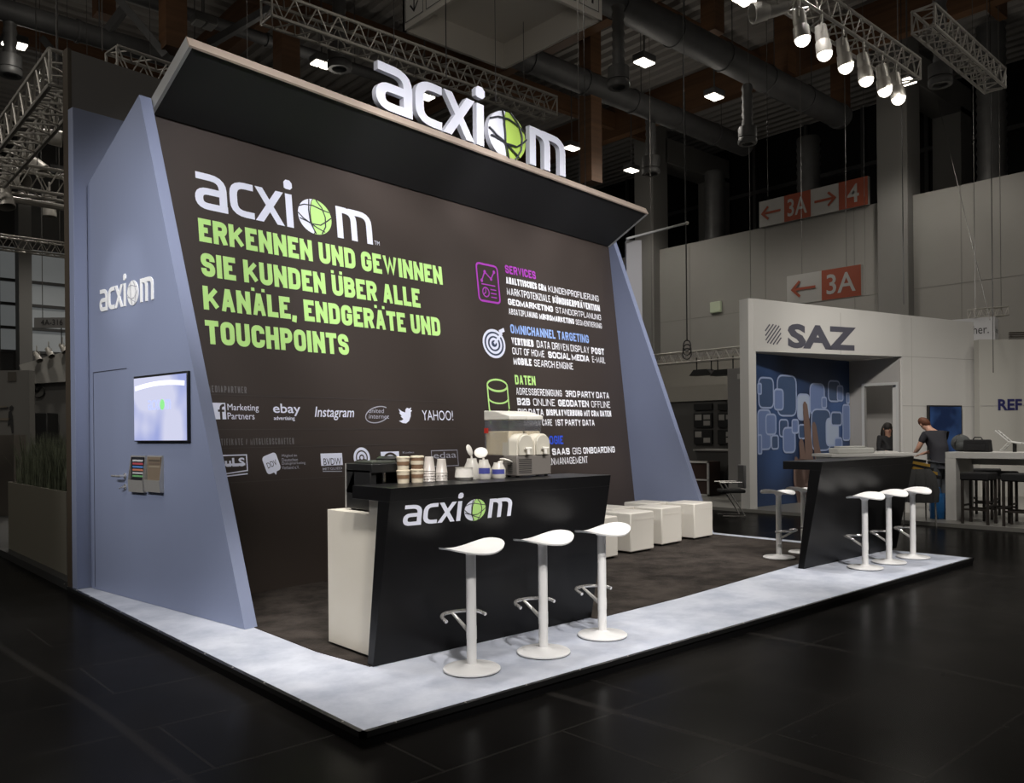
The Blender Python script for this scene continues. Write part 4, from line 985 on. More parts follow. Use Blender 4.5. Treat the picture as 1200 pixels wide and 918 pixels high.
# ------------------------------------------------------------------ counters
def hz(px, py, p):
    """height at pixel (px, py) on the upright line through p"""
    d = (V(p) - CAM).dot(FW); return CZ + (HY - math.tan(ROLL) * (px - CX) - py) * d / FPX
YB, YT, YK, ZC = 4.47, 4.25, 4.70, 1.212
def counter(x0, x1, lab):
    t = thing('bar_counter', ((x0 + x1) / 2, 4.45, PZ), lab, 'counter', 'black angled bar counters')
    ex = V((x1 - x0, 0, 0))
    MB().prism([(x0, YB, PZ), (x0, YB + .065, PZ), (x0, YT + .145, ZC - .085), (x0, YT + .016, ZC - .085)], ex).build('front_panel', BLACKMDF, t, bevel=.002)
    MB().prism([(x0, YT + .016, ZC - .085), (x0, YK, ZC - .085), (x0, YK, ZC), (x0, YT, ZC)], ex).build('counter_top', BLACKMDF, t, bevel=.002)
    MB().prism([(x1 - .09, YB + .065, PZ), (x1 - .09, YK - .02, PZ), (x1 - .09, YK - .02, ZC - .085), (x1 - .09, YT + .145, ZC - .085)], (.04, 0, 0)).build('end_panel', BLACKMDF, t)
    return t
c1 = counter(2.8, 4.81, 'nearer black counter with the company logo and a white cabinet behind')
c2 = counter(8.09, 10.33, 'plain black counter at the far right end of the platform')
# the leaning front's own plane carries the logo
CF = lambda x, z, o=0.: V((x, YB + (YT - YB) * (z - PZ) / (ZC - PZ) - .003 - o, z - o * .2))
la = onpl(471, 617, (0, YB, PZ), V((0, 1, (YB - YT) / (ZC - PZ)))); lb = onpl(596, 605, (0, YB, PZ), V((0, 1, (YB - YT) / (ZC - PZ))))
k = (lb.x - la.x) / 4.75
lt = onpl(474, 592.5, (0, YB, PZ), V((0, 1, (YB - YT) / (ZC - PZ)))); ky_ = (lt.z - la.z)
flat_logo(kids(c1)[0], (lambda x, y, o: CF(la.x + x * k, (la.z + lb.z) / 2 + y * ky_, o)), WHITEINK, GREENINK, name='counter_logo')
# white cabinet behind the nearer counter
pr_ = [(4.55, .1), (5.17, .1), (5.17, 1.022), (4.63, 1.022), (4.63, 1.125), (4.405, 1.125)]
MB().prism([(2.88, y, z) for y, z in pr_], (1.83, 0, 0)).build('cabinet', CREAM, c1, bevel=.003); tag(kids(c1)[-1], 'cream cabinet')
MB().box2((2.9, 4.6, PZ + .003), (4.7, 5.14, .1)).build('cabinet_plinth', BLACK, c1)
# black coffee machine on the cabinet
a = onz(409, 597, 1.022); b_ = onz(441, 602.5, 1.022); zt = hz(409, 543, a)
mx0 = (a.x + b_.x) / 2; my0, my1 = max(b_.y, 4.72), a.y; mx1 = mx0 + .34
t = thing('coffee_machine', (mx0 + .17, (my0 + my1) / 2, 1.022), 'black boxy coffee machine on the cream cabinet end', 'coffee machine')
mb = MB().box2((mx0, my0, 1.035), (mx1, my1, 1.14)).box2((mx0, my0 + .02, 1.14), (mx0 + .05, my1, zt - .04)).box2((mx1 - .05, my0 + .02, 1.14), (mx1, my1, zt - .04)).box2((mx0, my0 + .22, 1.14), (mx1, my1, zt - .04)).box2((mx0, my0, zt - .06), (mx1, my1, zt))
mb.build('machine_body', BLACK, t, bevel=.004)
MB().box2((mx0 - .004, my1 - .014, 1.03), (mx0, my1 - .004, zt)).build('chrome_edge', STEEL, t)
mb = MB()
for x in (mx0 + .04, mx1 - .04):
    for y in (my0 + .04, my1 - .04): mb.lathe([(.018, 1.0221), (.018, 1.036)], (x, y, 0), 10)
mb.build('rubber_foot', BLACK, t)
MB().lathe([(.02, 0), (.02, -.07), (.012, -.075)], (mx0 + .17, my0 + .12, zt - .06), 12).build('outlet', CHROME, t)
MB().box2((mx0 + .03, my0 + .04, zt), (mx1 - .12, my1 - .08, zt + .018)).build('top_tray', mat('olive_tray', (.05, .055, .045), .5), t, bevel=.004)
MB().lathe([(.08, 0), (.085, .03), (.06, .045)], (mx1 - .08, my0 + .2, zt), 20).build('bean_lid', BLACK, t)
# tubs and cups on the counter top
TUBC = mat('tub_cream', (.66, .58, .44), .5); TUBB = mat('tub_brown', (.20, .12, .07), .5)
CUPM = mat('cup_plastic', (.78, .72, .66), .3, trans=.35)
def tub(p, r, h, m_, lab, grp=None):
    t = thing('paper_tub', p, lab, 'tub', grp)
    MB().lathe([(r * .86, 0), (r, h * .92)], p, 20).build('tub_body', m_, t)
    MB().lathe([(r * 1.05, h * .9), (r * 1.05, h), (r * .9, h + .004)], p, 20).build('tub_lid', TUBC, t)
    m = MB(); m.lathe([(r * .935 + .001, h * .35), (r * .965 + .001, h * .65)], p, 20, cap=False); m.build('tub_band', TUBB if m_ is TUBC else TUBC, t)
def ctop(px, y):
    d = ray(px, 560); t_ = y / d.y; return V((d.x * t_, y, ZC))
p = ctop(489, YK - .06)
tub(p, .045, .088, TUBC, 'cream paper tub standing on the nearer counter beside the coffee machine', 'paper tubs'); tub(p + V((0, 0, .0925)), .046, .085, TUBB, 'brown paper tub stacked on top of the cream tub', 'paper tubs')
tub(p + V((-.115, .0, 0)), .044, .086, TUBC, 'cream tub mostly hidden behind the coffee machine', 'paper tubs'); tub(p + V((-.115, 0, .0905)), .044, .085, TUBC, 'cream tub on top, just over the coffee machine', 'paper tubs')
cup0 = MB().lathe([(.041, 0), (.0435, .003), (.041, .006), (.029, .098), (.026, .1), (.0245, .098), (.037, .006)], (0, 0, 0), 20, cap=False).build('plastic_cup', CUPM)
first = True
stacks = [((503, 563), 5, 'left'), ((517.5, 564), 4, 'right')]
for (px, py), n, wh in stacks:
    q = ctop(px, YK - .05)
    for i in range(n):
        o = cup0 if first else dup(cup0); first = False
        o.location = q + V((0, 0, .018 * i))
        pos = 'topmost' if i == n - 1 else ('bottom' if i == 0 else ['', 'second from the bottom', 'third from the bottom', 'fourth from the bottom'][i])
        tag(o, '%s cup in the %s upturned stack on the logo counter' % (pos, {'left': 'left', 'right': 'right hand'}[wh]), 'cup', 'upturned plastic cups')
# white dish and jars
WPL = mat('white_plastic', (.80, .77, .70), .4); LABB = mat('label_blue', (.06, .07, .30), .5)
q = ctop(544, YK - .08)
t = thing('white_bowl', q, 'low white plastic bowl in front of the jars on the counter', 'bowl')
MB().lathe([(.05, 0), (.068, .02), (.06, .085), (.056, .085), (.06, .02), (.001, .012)], q, 22, cap=False).build('bowl_body', WPL, t)
MB().lathe([(.062, .083), (.064, .09), (.054, .09)], q, 22, cap=False).build('bowl_rim', WPL, t)
def jar(px, py, r, h, lab, lid, label=True):
    q = ctop(px, YK - (.06 if py < 561.5 and px < 560 else .1))
    t = thing('lidded_jar', q, lab, 'jar', 'white jars with flip lids')
    MB().lathe([(r * .9, 0), (r, .01), (r, h * .6), (r * .7, h * .85), (r * .62, h), (r * .5, h)], q, 22).build('jar_body', mat('jar_plastic', (.78, .75, .68), .25, trans=.25), t)
    off, tilt, ax, sz = lid
    rot = Matrix.Rotation(tilt, 3, ax)
    MB().ball(q + V(off), (sz, sz, .012), 18, 8, rot).build('jar_lid', WPL, t)
    MB().tube([q + V((0, 0, h)), q + V(off) * .8 + V((0, 0, h * .2))], .008, 6).build('hinge', WPL, t)
    if label:
        m = MB(); d0 = (CAM - q); d0.z = 0; d0.normalize(); s_ = V((-d0.y, d0.x, 0)); vs = []
        for k_ in range(9):
            an = math.radians(-55 + 110 * k_ / 8); dd = d0 * math.cos(an) + s_ * math.sin(an)
            vs += [q + dd * (r + .001) + UP * (h * .28), q + dd * (r + .001) + UP * (h * .58)]
        m.add(vs, [(2 * k_, 2 * k_ + 2, 2 * k_ + 3, 2 * k_ + 1) for k_ in range(8)]).build('label', LABB, t)
    return t
jar(553, 561, .055, .15, 'white jar at the back with a tall raised lid, no label', ((-.02, 0, .21), math.radians(72), V((.9, .45, 0)), .043), False)
jar(567, 562, .052, .14, 'white jar with blue label nearest the bowl', ((.0, .03, .19), math.radians(50), V((.75, -.66, 0)), .05))
jar(584, 561, .054, .115, 'white jar with blue label beside the slush machine, lid swung right', ((.075, -.0, .125), math.radians(20), V((.0, 1, 0)), .052))
# slush machine
a = onz(606, 560, ZC); sx0 = a.x; sy0 = max(a.y, YT + .03); sx1 = onpl(646, 557, (0, sy0, 0), V((0, 1, 0))).x; sy1 = YK - .01
sw = sx1 - sx0; zb = ZC; zb1 = ZC + .16
t = thing('slush_machine', ((sx0 + sx1) / 2, (sy0 + sy1) / 2, zb), 'two bowl slush drink machine with cream drink on the counter', 'drink dispenser')
MB().box2((sx0, sy0, zb + .012), (sx1, sy1, zb1)).build('machine_base', mat('machine_grey', (.17, .155, .14), .4), t, bevel=.006)
m = MB()
for i in range(8): m.box2((sx0 + .02, sy0 - .002, zb + .03 + i * .014), (sx0 + sw * .42, sy0, zb + .036 + i * .014)); m.box2((sx0 - .002, sy0 + .05, zb + .03 + i * .014), (sx0, sy1 - .05, zb + .036 + i * .014))
m.build('vent_slots', BLACK, t)
m = MB()
for x in (sx0 + .03, sx1 - .03):
    for y in (sy0 + .03, sy1 - .03): m.lathe([(.014, 0), (.014, .014)], (x, y, zb), 8)
m.build('machine_foot', BLACK, t)
CLEAR = mat('clear_plastic', (.9, .9, .9), .06, trans=.95, alpha=.35); DRINK = mat('cream_drink', (.76, .66, .47), .45)
bw = sw / 2
for i in (0, 1):
    x0 = sx0 + i * bw + .006; x1 = x0 + bw - .012; xc = (x0 + x1) / 2; z2 = zb1 + .27
    y0b = sy0 + .1; syb = sy1 + .22
    mb = MB()
    for A_, B_ in (((x0, y0b, zb1 + .002), (x0 + .004, syb, z2)), ((x1 - .004, y0b, zb1 + .002), (x1, syb, z2)), ((x0, y0b, zb1 + .1), (x1, y0b + .004, z2)), ((x0, syb - .004, zb1 + .002), (x1, syb, z2))): mb.box2(A_, B_)
    bo = mb.build('bowl', CLEAR, t)
    MB().box2((x0 + .006, y0b + .006, zb1 + .003), (x1 - .006, syb - .006, zb1 + .185)).build('cream_drink', DRINK, bo, bevel=.01)
    lid = MB().prism([(x0 - .004, y0b - .02, z2), (x0 - .004, syb + .005, z2), (x0 - .004, syb + .005, z2 + .075), (x0 - .004, syb - .12, z2 + .07), (x0 - .004, y0b - .02, z2 + .03)], (x1 - x0 + .008, 0, 0)).build('bowl_lid', WPL, t, bevel=.006)
    arch = [(x0 + .004, zb1 + .003)] + [(xc - (bw * .5 - .012) * math.cos(math.pi * k_ / 14), zb1 + .10 + .065 * math.sin(math.pi * k_ / 14)) for k_ in range(15)] + [(x1 - .004, zb1 + .003)]
    MB().prism([(x, sy0 + .012, z) for x, z in arch], (0, .16, 0)).build('freezer_drum', mat('drum_white', (.74, .70, .60), .35), t)
    m = MB().prism([(x, sy0 - .008, z) for x, z in [(xc + (x - xc) * .9, zb1 + (z - zb1) * .94) for x, z in arch]], (0, .02, 0)); fp = m.build('drum_front', mat('drum_front', (.55, .52, .44), .4), t, bevel=.004)
    MB().tube([(xc, sy0 - .03, zb1 + .05), (xc, sy0 - .03, zb1 + .012)], .014, 10).tube([(xc - .03, sy0 - .03, zb1 + .055), (xc + .03, sy0 - .03, zb1 + .055)], .008, 8).build('tap', WPL, t)
MB().box2((sx0 - .006, sy1 + .17, zb1 + .17), (sx0 - .001, sy1 + .215, zb1 + .21)).build('red_tag', mat('tag_red', (.5, .03, .02), .5), t)

# ------------------------------------------------------------------ bar stools
def seat_mesh():
    """saddle sheet: rounded plan, both ends along x turned up"""
    n, mr = 36, 9; R1, R2, th = .205, .185, .010
    def zz(x, y): return (.052 if x > 0 else .026) * (abs(x) / R1) ** 2.0 - .008 * (y / R2) ** 2
    top = []; bot = []
    for i in range(mr + 1):
        for k_ in range(n):
            an = 2 * math.pi * k_ / n; c, s_ = math.cos(an), math.sin(an); f = i / mr
            p = 2.5; rr = 1 / (abs(c) ** p + abs(s_) ** p) ** (1 / p); x, y = R1 * f * c * rr, R2 * f * s_ * rr; y *= 1 - .2 * max(0, -x / R1)
            top.append((x, y, zz(x, y))); bot.append((x * .985, y * .985, zz(x, y) - th))
    N = len(top); fs = []
    for i in range(mr):
        for k_ in range(n):
            a, b2, c, d = i * n + k_, i * n + (k_ + 1) % n, (i + 1) * n + (k_ + 1) % n, (i + 1) * n + k_
            fs += [(a, b2, c, d), (N + a, N + d, N + c, N + b2)]
    for k_ in range(n): fs.append((mr * n + k_, mr * n + (k_ + 1) % n, N + mr * n + (k_ + 1) % n, N + mr * n + k_))
    return MB().add(top + bot, fs)
def make_stool(label):
    t = thing('bar_stool', (0, 0, 0), label, 'bar stool', 'white saddle bar stools')
    MB().lathe([(.172, 0), (.178, .004), (.178, .012), (.17, .018), (.06, .024), (.036, .04)], (0, 0, 0), 40).build('base_disc', STOOLW, t)
    MB().lathe([(.17, -.0), (.176, -.0), (.176, .004)], (0, 0, 0.0001), 40, cap=False).build('base_rubber', BLACK, t)
    MB().lathe([(.031, .02), (.031, .715), (.05, .735), (.075, .742)], (0, 0, 0), 24).build('pole', STOOLW, t)
    s_ = seat_mesh(); s_.v = [(x, y, z + .745) for x, y, z in s_.v]; s_.build('seat', STOOLW, t, angle=60)
    pts = [(.155 * math.sin(math.radians(an)), .05 + .15 * math.cos(math.radians(an)), .325 - .014 * max(0, (abs(an) - 55) / 35) ** 2) for an in range(-90, 91, 6)]
    MB().tube(pts, .0115, 10).build('foot_ring', CHROME, t)
    MB().tube([(0, .025, .23), (0, .187, .318)], [.014, .010], 8).build('foot_brace', STEEL, t)
    MB().lathe([(.0325, .19), (.0325, .27)], (0, 0, 0), 20).build('collar', STOOLW, t)
    return t
st = [((553, 785), 0., 'white bar stool nearest the viewer, left of the three at the logo counter'), ((637, 765), 0., 'white bar stool in the middle of the three at the logo counter'), ((706, 745), 0., 'white bar stool at the right end of the logo counter'),
      ((913, 654), math.pi, 'white bar stool on the dark carpet behind the far counter, left one'), ((942, 648), math.pi, 'white bar stool half hidden behind the far black counter'),
      ((1014, 666), 0., 'white bar stool at the far counter, nearest of its front three'), ((1042, 659.5), 0., 'white bar stool in the middle of the front three at the far counter'), ((1070, 653.5), 0., 'white bar stool at the far right end of the platform')]
proto = None
for (px, py), rz, lab in st:
    o = make_stool(lab) if proto is None else dup(proto)
    if proto is None: proto = o
    q = onz(px, py, PZ + .002); o.location = (q.x, q.y, PZ + .002); o.rotation_euler = (0, 0, rz); o['label'] = lab

# ------------------------------------------------------------------ cream cube seats
def make_cube():
    t = thing('cube_seat', (0, 0, 0), '', 'cube seat', 'cream cube seats')
    S = .465; o = MB().box2((0, 0, .02), (S, S, .485)).build('cube_body', CUBEW, t, bevel=.014)
    for x, y in ((.05, .05), (S - .05, .05), (.05, S - .05), (S - .05, S - .05)): MB().lathe([(.016, 0), (.02, .022)], (x, y, 0), 10).build('foot', BLACK, t)
    MB().tube([(.012, -.002, .4), (S - .012, -.002, .4)], .0015, 4).build('top_seam', CUBEW, t)
    return t
zc_ = PZ + .0035
nr = onz(764, 590.5, .57); r2 = onz(744.5, 593.5, .57)
cubes = [((7.628, 6.435), .045, 'cream cube seat in front, second from the left, behind the right stool'), ((8.414, 6.584), .08, 'cream cube seat in the middle of the front row'), ((9.21, 6.663), .06, 'cream cube seat at the right end of the front row'), ((6.85, 6.33), .07, 'cream cube seat at the left end of the front row, half behind the counter'),
         ((nr.x, nr.y), .08, 'cream cube seat in the back row against the right blue panel'), ((r2.x - .47, r2.y - .02), .05, 'cream cube seat in the back row left, behind two front cubes'), ((7.15, 7.15), .1, 'cream cube seat just visible beside the counter edge, back row')]
proto = None
for (x, y), rz, lab in cubes:
    o = make_cube() if proto is None else dup(proto)
    if proto is None: proto = o
    o.location = (x, y, zc_); o.rotation_euler = (0, 0, rz); o['label'] = lab

# ================================================================== NEIGHBOURING BOOTHS
def fbox(px0, py0, px1, py1, d, th, name, m_, parent=None, bevel=0., zmin=0.):
    """upright box whose front face spans the given frame at distance d"""
    a = atd(px0, py1, d); b2 = atd(px1, py0, d); a.z = max(a.z, zmin); w_ = (b2 - a).dot(RT); h_2 = b2.z - a.z
    c = V((0, 0, 0)) + CAM + FW * (d + th / 2) + RT * ((a - CAM).dot(RT) + w_ / 2); c.z = a.z + h_2 / 2
    return MB().box(c, (w_, th, h_2), (RT, FW, UP)).build(name, m_, parent, bevel=bevel)
def gz(py, px): return CZ * FPX / (py - (HY - math.tan(ROLL) * (px - CX)))      # distance of a floor point
# raised floor of the booths across the aisle
tag(MB().box2((13.76, -6, 0), (22.5, 14, .06)).build('booth_floor', mat('booth_floor_grey', (.20, .195, .18), .4)), 'raised grey floor of the white booths across the aisle', 'platform')
S0 = V((13.9, 8.65, 0)); SE = V((.957, -.292, 0)).normalized(); SN = V((.292, .957, 0)).normalized()
def SZ(u, v, z): q = S0 + SE * u + SN * v; return V((q.x, q.y, z))
def SU(px, py): q = onpl(px, py, S0, SN); return (q - S0).dot(SE), q.z
BZ = .062
booth = thing('white_booth', SZ(3, .2, BZ), 'white exhibition booth across the aisle with blue poster alcove', 'booth')
uo, zo = SU(1057, 418); ur, zr = SU(1141, 378); ul, zl = SU(885, 350); _, zh = SU(888, 412)
MB().prism([SZ(0, 0, zh), SZ(uo, 0, zo), SZ(uo, 0, zl + (zr - zl) * uo / ur), SZ(0, 0, zl)], SN * .25).build('header', WALLW, booth)
MB().prism([SZ(uo, 0, BZ), SZ(ur, 0, BZ), SZ(ur, 0, zr), SZ(uo, 0, zl + (zr - zl) * uo / ur)], SN * .25).build('side_wall', WALLW, booth)
MB().prism([SZ(-.12, .02, BZ), SZ(.04, 0, BZ), SZ(.04, 0, zl), SZ(-.12, .02, zl)], SN * .25).build('corner_post', WALLW, booth)
mb = MB()
for px in (985, 1068): 
    u, _ = SU(px, 400); mb.prism([SZ(u, -.002, BZ if px > 1057 else zh), SZ(u + .008, -.002, BZ if px > 1057 else zh), SZ(u + .008, -.002, 3.9), SZ(u, -.002, 3.9)], SN * .002)
u, z = SU(1060, 476); mb.prism([SZ(uo, -.002, z), SZ(ur, -.002, z - .01), SZ(ur, -.002, z), SZ(uo, -.002, z + .01)], SN * .002)
mb.prism([SZ(uo, -.002, zo), SZ(ur, -.002, zo - .01), SZ(ur, -.002, zo), SZ(uo, -.002, zo + .01)], SN * .002)
mb.build('panel_joint', mat('joint_grey', (.34, .33, .32), .7), booth)
NAVY = mat('sign_slate', (.085, .085, .11), .5)
ua, za = SU(923, 408); ub, zb_ = SU(1003, 408); _, zt_ = SU(923, 379)
sgn = lambda x, y, o: SZ(ua + x, -.004 - o, za + y)
m = MB(); put_font(m, 'SAZ', 0, 0, ub - ua, zt_ - za, sgn, .045); m.build('booth_lettering', NAVY, booth)
uc, zc2 = SU(906, 392); m = MB()
for i in range(-9, 10):
    o_ = i * .05
    # diagonal stripes clipped by a rounded square
    pts = []
    for k_ in range(-20, 21):
        q = k_ / 20 * .45; x = q * .74 + o_ * 1.1; y = q * .85 - o_ * .62
        if abs(x / .205) ** 3.4 + abs(y / .2) ** 3.4 <= 1: pts.append((x, y))
    if len(pts) > 1: put(m, [ribbon([pts[0], pts[-1]], .028)], lambda x, y, o: SZ(uc + x, -.004, zc2 + y))
m.build('striped_emblem', NAVY, booth)
# alcove: poster wall and grey wall meeting in the back corner, alcove ceiling
K = onz(995, 423.5, zh); J = SZ(uo - .03, .04, 0); I0 = SZ(.05, .25, 0)
Kf = V((K.x, K.y, 0))
pd = (Kf - I0).normalized(); pn = V((pd.y, -pd.x, 0))
pl = MB().prism([(I0.x, I0.y, BZ), (Kf.x, Kf.y, BZ), (Kf.x, Kf.y, zh), (I0.x, I0.y, zh)], -pn * .1)
def poster_mat():
    m = mat('poster_blue', (.05, .1, .22), .4); nt = m.node_tree; b = nt.nodes['Principled BSDF']
    tc = nt.nodes.new('ShaderNodeTexCoord'); n = nt.nodes.new('ShaderNodeTexNoise'); n.inputs['Scale'].default_value = .55; n.inputs['Detail'].default_value = 1
    nt.links.new(tc.outputs['Object'], n.inputs['Vector']); r = nt.nodes.new('ShaderNodeValToRGB'); e = r.color_ramp.elements
    e[0].position = .35; e[0].color = (.012, .02, .045, 1); e[1].position = .65; e[1].color = (.06, .12, .30, 1)
    nt.links.new(n.outputs['Fac'], r.inputs[0]); nt.links.new(r.outputs[0], b.inputs['Base Color']); return m
poster = pl.build('poster_wall', poster_mat(), booth)
MB().prism([(Kf.x, Kf.y, zh), (J.x, J.y, zo), (SZ(uo, .02, 0).x, SZ(uo, .02, 0).y, zo), (I0.x, I0.y, zh)], (0, 0, .04)).build('alcove_ceiling', mat('alcove_cream', (.5, .47, .42), .6), booth)
PP = lambda px, py: onpl(px, py, I0 + pn * .003, pn)
fillm = mat('poster_tile', (.17, .24, .46), .4); edgem = mat('poster_tile_edge', (.36, .44, .66), .4); brt = mat('poster_tile_bright', (.42, .50, .66), .4); dimm = mat('poster_tile_dim', (.06, .10, .2), .4)
tiles = [(68, 365, 128, 487, dimm), (62, 388, 78, 430, fillm), (145, 357, 222, 520, dimm), (132, 412, 168, 495, fillm), (228, 433, 277, 537, brt), (280, 390, 338, 517, fillm), (328, 445, 347, 487, fillm), (355, 378, 402, 460, dimm), (392, 398, 415, 458, fillm), (430, 428, 441, 468, fillm), (62, 497, 115, 660, fillm), (97, 515, 137, 598, fillm), (60, 600, 78, 678, fillm), (120, 602, 147, 658, dimm), (152, 537, 187, 607, dimm), (168, 570, 216, 673, fillm), (204, 537, 229, 592, fillm), (232, 558, 258, 615, dimm), (285, 495, 362, 665, dimm), (345, 532, 395, 645, brt), (366, 507, 408, 560, dimm), (380, 612, 410, 668, fillm), (414, 476, 441, 622, fillm)]
fm = {}; em = MB()
for i, (x0, y0, x1, y1, m_) in enumerate(tiles):
    a = PP(870 + max(x0, 64) / 3.53, 340 + y1 / 3.53); b2 = PP(870 + x1 / 3.53, 340 + y0 / 3.53); w_ = (b2 - a).dot(pd); hh = b2.z - a.z
    r = min(w_, hh) * .28; path = rnd([(0, hh / 2)] + [(0, hh, 1), (w_, hh, 1), (w_, 0, 1), (0, 0, 1)] + [(0, hh / 2)], r)
    fn = lambda x, y, o, a=a, i=i: a + pd * x + UP * y + pn * (o + i * .0006)
    poly2(MB(), path[:-1], fn).build('poster_tile', m_, poster)
    put(em, [ribbon(path, .035)], lambda x, y, o, fn=fn: fn(x, y, .0003))
em.build('poster_tile_edge', edgem, poster)
FL = mat('poster_skin', (.19, .125, .105), .5)
m = MB()
def finger(pts, ws):
    L = []; R_ = []
    for i, ((x, y), w_) in enumerate(zip(pts, ws)):
        L.append(PP(870 + (x - w_) / 3.53, 340 + y / 3.53) + pn * .02); R_.append(PP(870 + (x + w_) / 3.53, 340 + y / 3.53) + pn * .02)
    n = len(pts); m.add(L + R_, [(i, i + 1, n + i + 1, n + i) for i in range(n - 1)])
finger([(254, 462), (256, 475), (262, 540), (270, 640), (275, 720), (272, 800)], [3, 9, 12, 15, 17, 18]); finger([(292, 546), (293, 560), (302, 640), (312, 700), (305, 800)], [3, 9, 12, 15, 17])
finger([(240, 615), (240, 630), (246, 690), (240, 760), (235, 820)], [3, 9, 12, 16, 18]); finger([(218, 690), (222, 720), (230, 790), (250, 870), (252, 900)], [4, 14, 22, 26, 26]); finger([(262, 700), (262, 760), (262, 870)], [40, 46, 36])
m.build('poster_hand', FL, poster)
# grey return wall with a doorway
gd = (V((J.x, J.y, 0)) - Kf).normalized(); gn = V((gd.y, -gd.x, 0))
GPt = lambda px, py: onpl(px, py, Kf, gn)
GU = lambda px, py: ((GPt(px, py) - Kf).dot(gd), GPt(px, py).z)
GW = lambda u, z, o=0.: V((Kf.x + gd.x * u + gn.x * o, Kf.y + gd.y * u + gn.y * o, z))
gl = (V((J.x, J.y, 0)) - Kf).length; u0, zd = GU(1013, 453); u1, _ = GU(1050, 452)
mb = MB()
for a, b2, c, d in ((0, u0, BZ, zh), (u1, gl, BZ, zh), (u0, u1, zd, zh)): mb.prism([GW(a, c), GW(b2, c), GW(b2, d), GW(a, d)], -gn * .08)
mb.build('return_wall', WALLG, booth)
mb = MB(); 
for a, b2, c, d in ((u0 - .06, u0, BZ, zd), (u1, u1 + .05, BZ, zd), (u0 - .06, u1 + .05, zd, zd + .06)): mb.prism([GW(a, c, .01), GW(b2, c, .01), GW(b2, d, .01), GW(a, d, .01)], -gn * .1)
mb.build('door_frame', mat('frame_light', (.55, .55, .54), .4, .3), booth)
MB().prism([GW(u0 - .6, BZ, -1.1), GW(gl - .1, BZ, -1.1), GW(gl - .1, zh, -1.1), GW(u0 - .6, zh, -1.1)], -gn * .05).build('store_wall', WALLG, booth)
# shelf seen through the doorway with boxes
a, z = GU(1043, 460); t = thing('store_shelf', GW(a, BZ, -.9), 'shelf rack inside the doorway of the white booth', 'shelf')
mb = MB()
for zz in (.5, 1.0, 1.5, 2.0, 2.4): mb.prism([GW(a - .05, zz, -.7), GW(a + .4, zz, -.7), GW(a + .4, zz, -1.08), GW(a - .05, zz, -1.08)], (0, 0, .03))
mb.build('shelf_board', WALLW, t)
MB().prism([GW(a - .08, BZ, -.7), GW(a - .05, BZ, -.7), GW(a - .05, 2.5, -.7), GW(a - .08, 2.5, -.7)], -gn * .4).build('shelf_side', DARKWALL, t)
for zz, lab in ((1.53, 'brown carton on the middle shelf inside the doorway'), (2.03, 'brown carton on the upper shelf inside the doorway')):
    o = MB().prism([GW(a, zz, -.75), GW(a + .3, zz, -.75), GW(a + .3, zz + .26, -.75), GW(a, zz + .26, -.75)], -gn * .28).build('carton', mat('carton', (.22, .14, .08), .7)); tag(o, lab, 'box', 'cartons on the store shelf')
# screen on the booth wall
ua, zb2 = SU(1086, 538.5); ub, zt2 = SU(1124, 475.5)
t = thing('wall_television', SZ((ua + ub) / 2, 0, zb2), 'dark blue television on the white booth wall behind the man', 'screen')
MB().prism([SZ(ua, -.008, zb2), SZ(ub, -.008, zb2), SZ(ub, -.008, zt2), SZ(ua, -.008, zt2)], SN * -.06).build('screen_frame', BLACK, t)
def tv2():
    m = mat('blue_screen_picture', (.01, .02, .05), .25); nt = m.node_tree; b = nt.nodes['Principled BSDF']
    tc = nt.nodes.new('ShaderNodeTexCoord'); n = nt.nodes.new('ShaderNodeTexNoise'); n.inputs['Scale'].default_value = 2.2
    nt.links.new(tc.outputs['Object'], n.inputs['Vector']); r = nt.nodes.new('ShaderNodeValToRGB'); e = r.color_ramp.elements; e[0].position = .4; e[0].color = (.004, .012, .05, 1); e[1].position = .68; e[1].color = (.04, .10, .26, 1)
    nt.links.new(n.outputs['Fac'], r.inputs[0]); nt.links.new(r.outputs[0], b.inputs['Emission Color']); b.inputs['Emission Strength'].default_value = .33; return m
MB().prism([SZ(ua + .03, -.069, zb2 + .03), SZ(ub - .03, -.069, zb2 + .03), SZ(ub - .03, -.069, zt2 - .03), SZ(ua + .03, -.069, zt2 - .03)], SN * -.003).build('screen_picture', tv2(), t)

# booth counter with computer and papers
dC = 14.4
def on_floor(px, d): q = atd(px, 500, d); return V((q.x, q.y, BZ))
a, b2 = on_floor(975, dC), on_floor(1070, dC + .35); cd_ = (b2 - a).normalized(); cn = V((-cd_.y, cd_.x, 0))
ztop = hz(1020, 532, a)
t = thing('reception_counter', (a + b2) / 2, 'white reception counter behind the far black counter', 'counter')
MB().prism([a, b2, b2 + UP * (ztop - BZ - .05), a + UP * (ztop - BZ - .05)], cn * .5).build('counter_body', WALLW, t)
MB().prism([a - cd_ * .04 - cn * .04 + UP * (ztop - BZ - .05), b2 + cd_ * .04 - cn * .04 + UP * (ztop - BZ - .05), b2 + cd_ * .04 - cn * .04 + UP * (ztop - BZ), a - cd_ * .04 - cn * .04 + UP * (ztop - BZ)], cn * .6).build('counter_top', WALLW, t)
t = thing('office_printer', a + UP * (ztop - BZ), 'flat pale device lying on the white reception counter', 'printer')
q = a + cd_ * .55 + cn * .25 + UP * (ztop - BZ)
MB().box(q + UP * .05, (.72, .3, .1), (cd_, cn, UP)).build('printer_body', mat('device_grey', (.42, .42, .4), .5), t, bevel=.02)
MB().box(q + UP * .115 + cn * .05, (.5, .2, .03), (cd_, cn, UP)).build('printer_lid', mat('device_grey', (.42, .42, .4), .5), t, bevel=.01)
q = a + cd_ * 1.25 + cn * .25 + UP * (ztop - BZ)
tag(MB().box(q + UP * .015, (.25, .3, .03), (cd_, cn, UP)).build('paper_pile', WALLW), 'small pile of papers on the right end of the reception counter', 'papers')

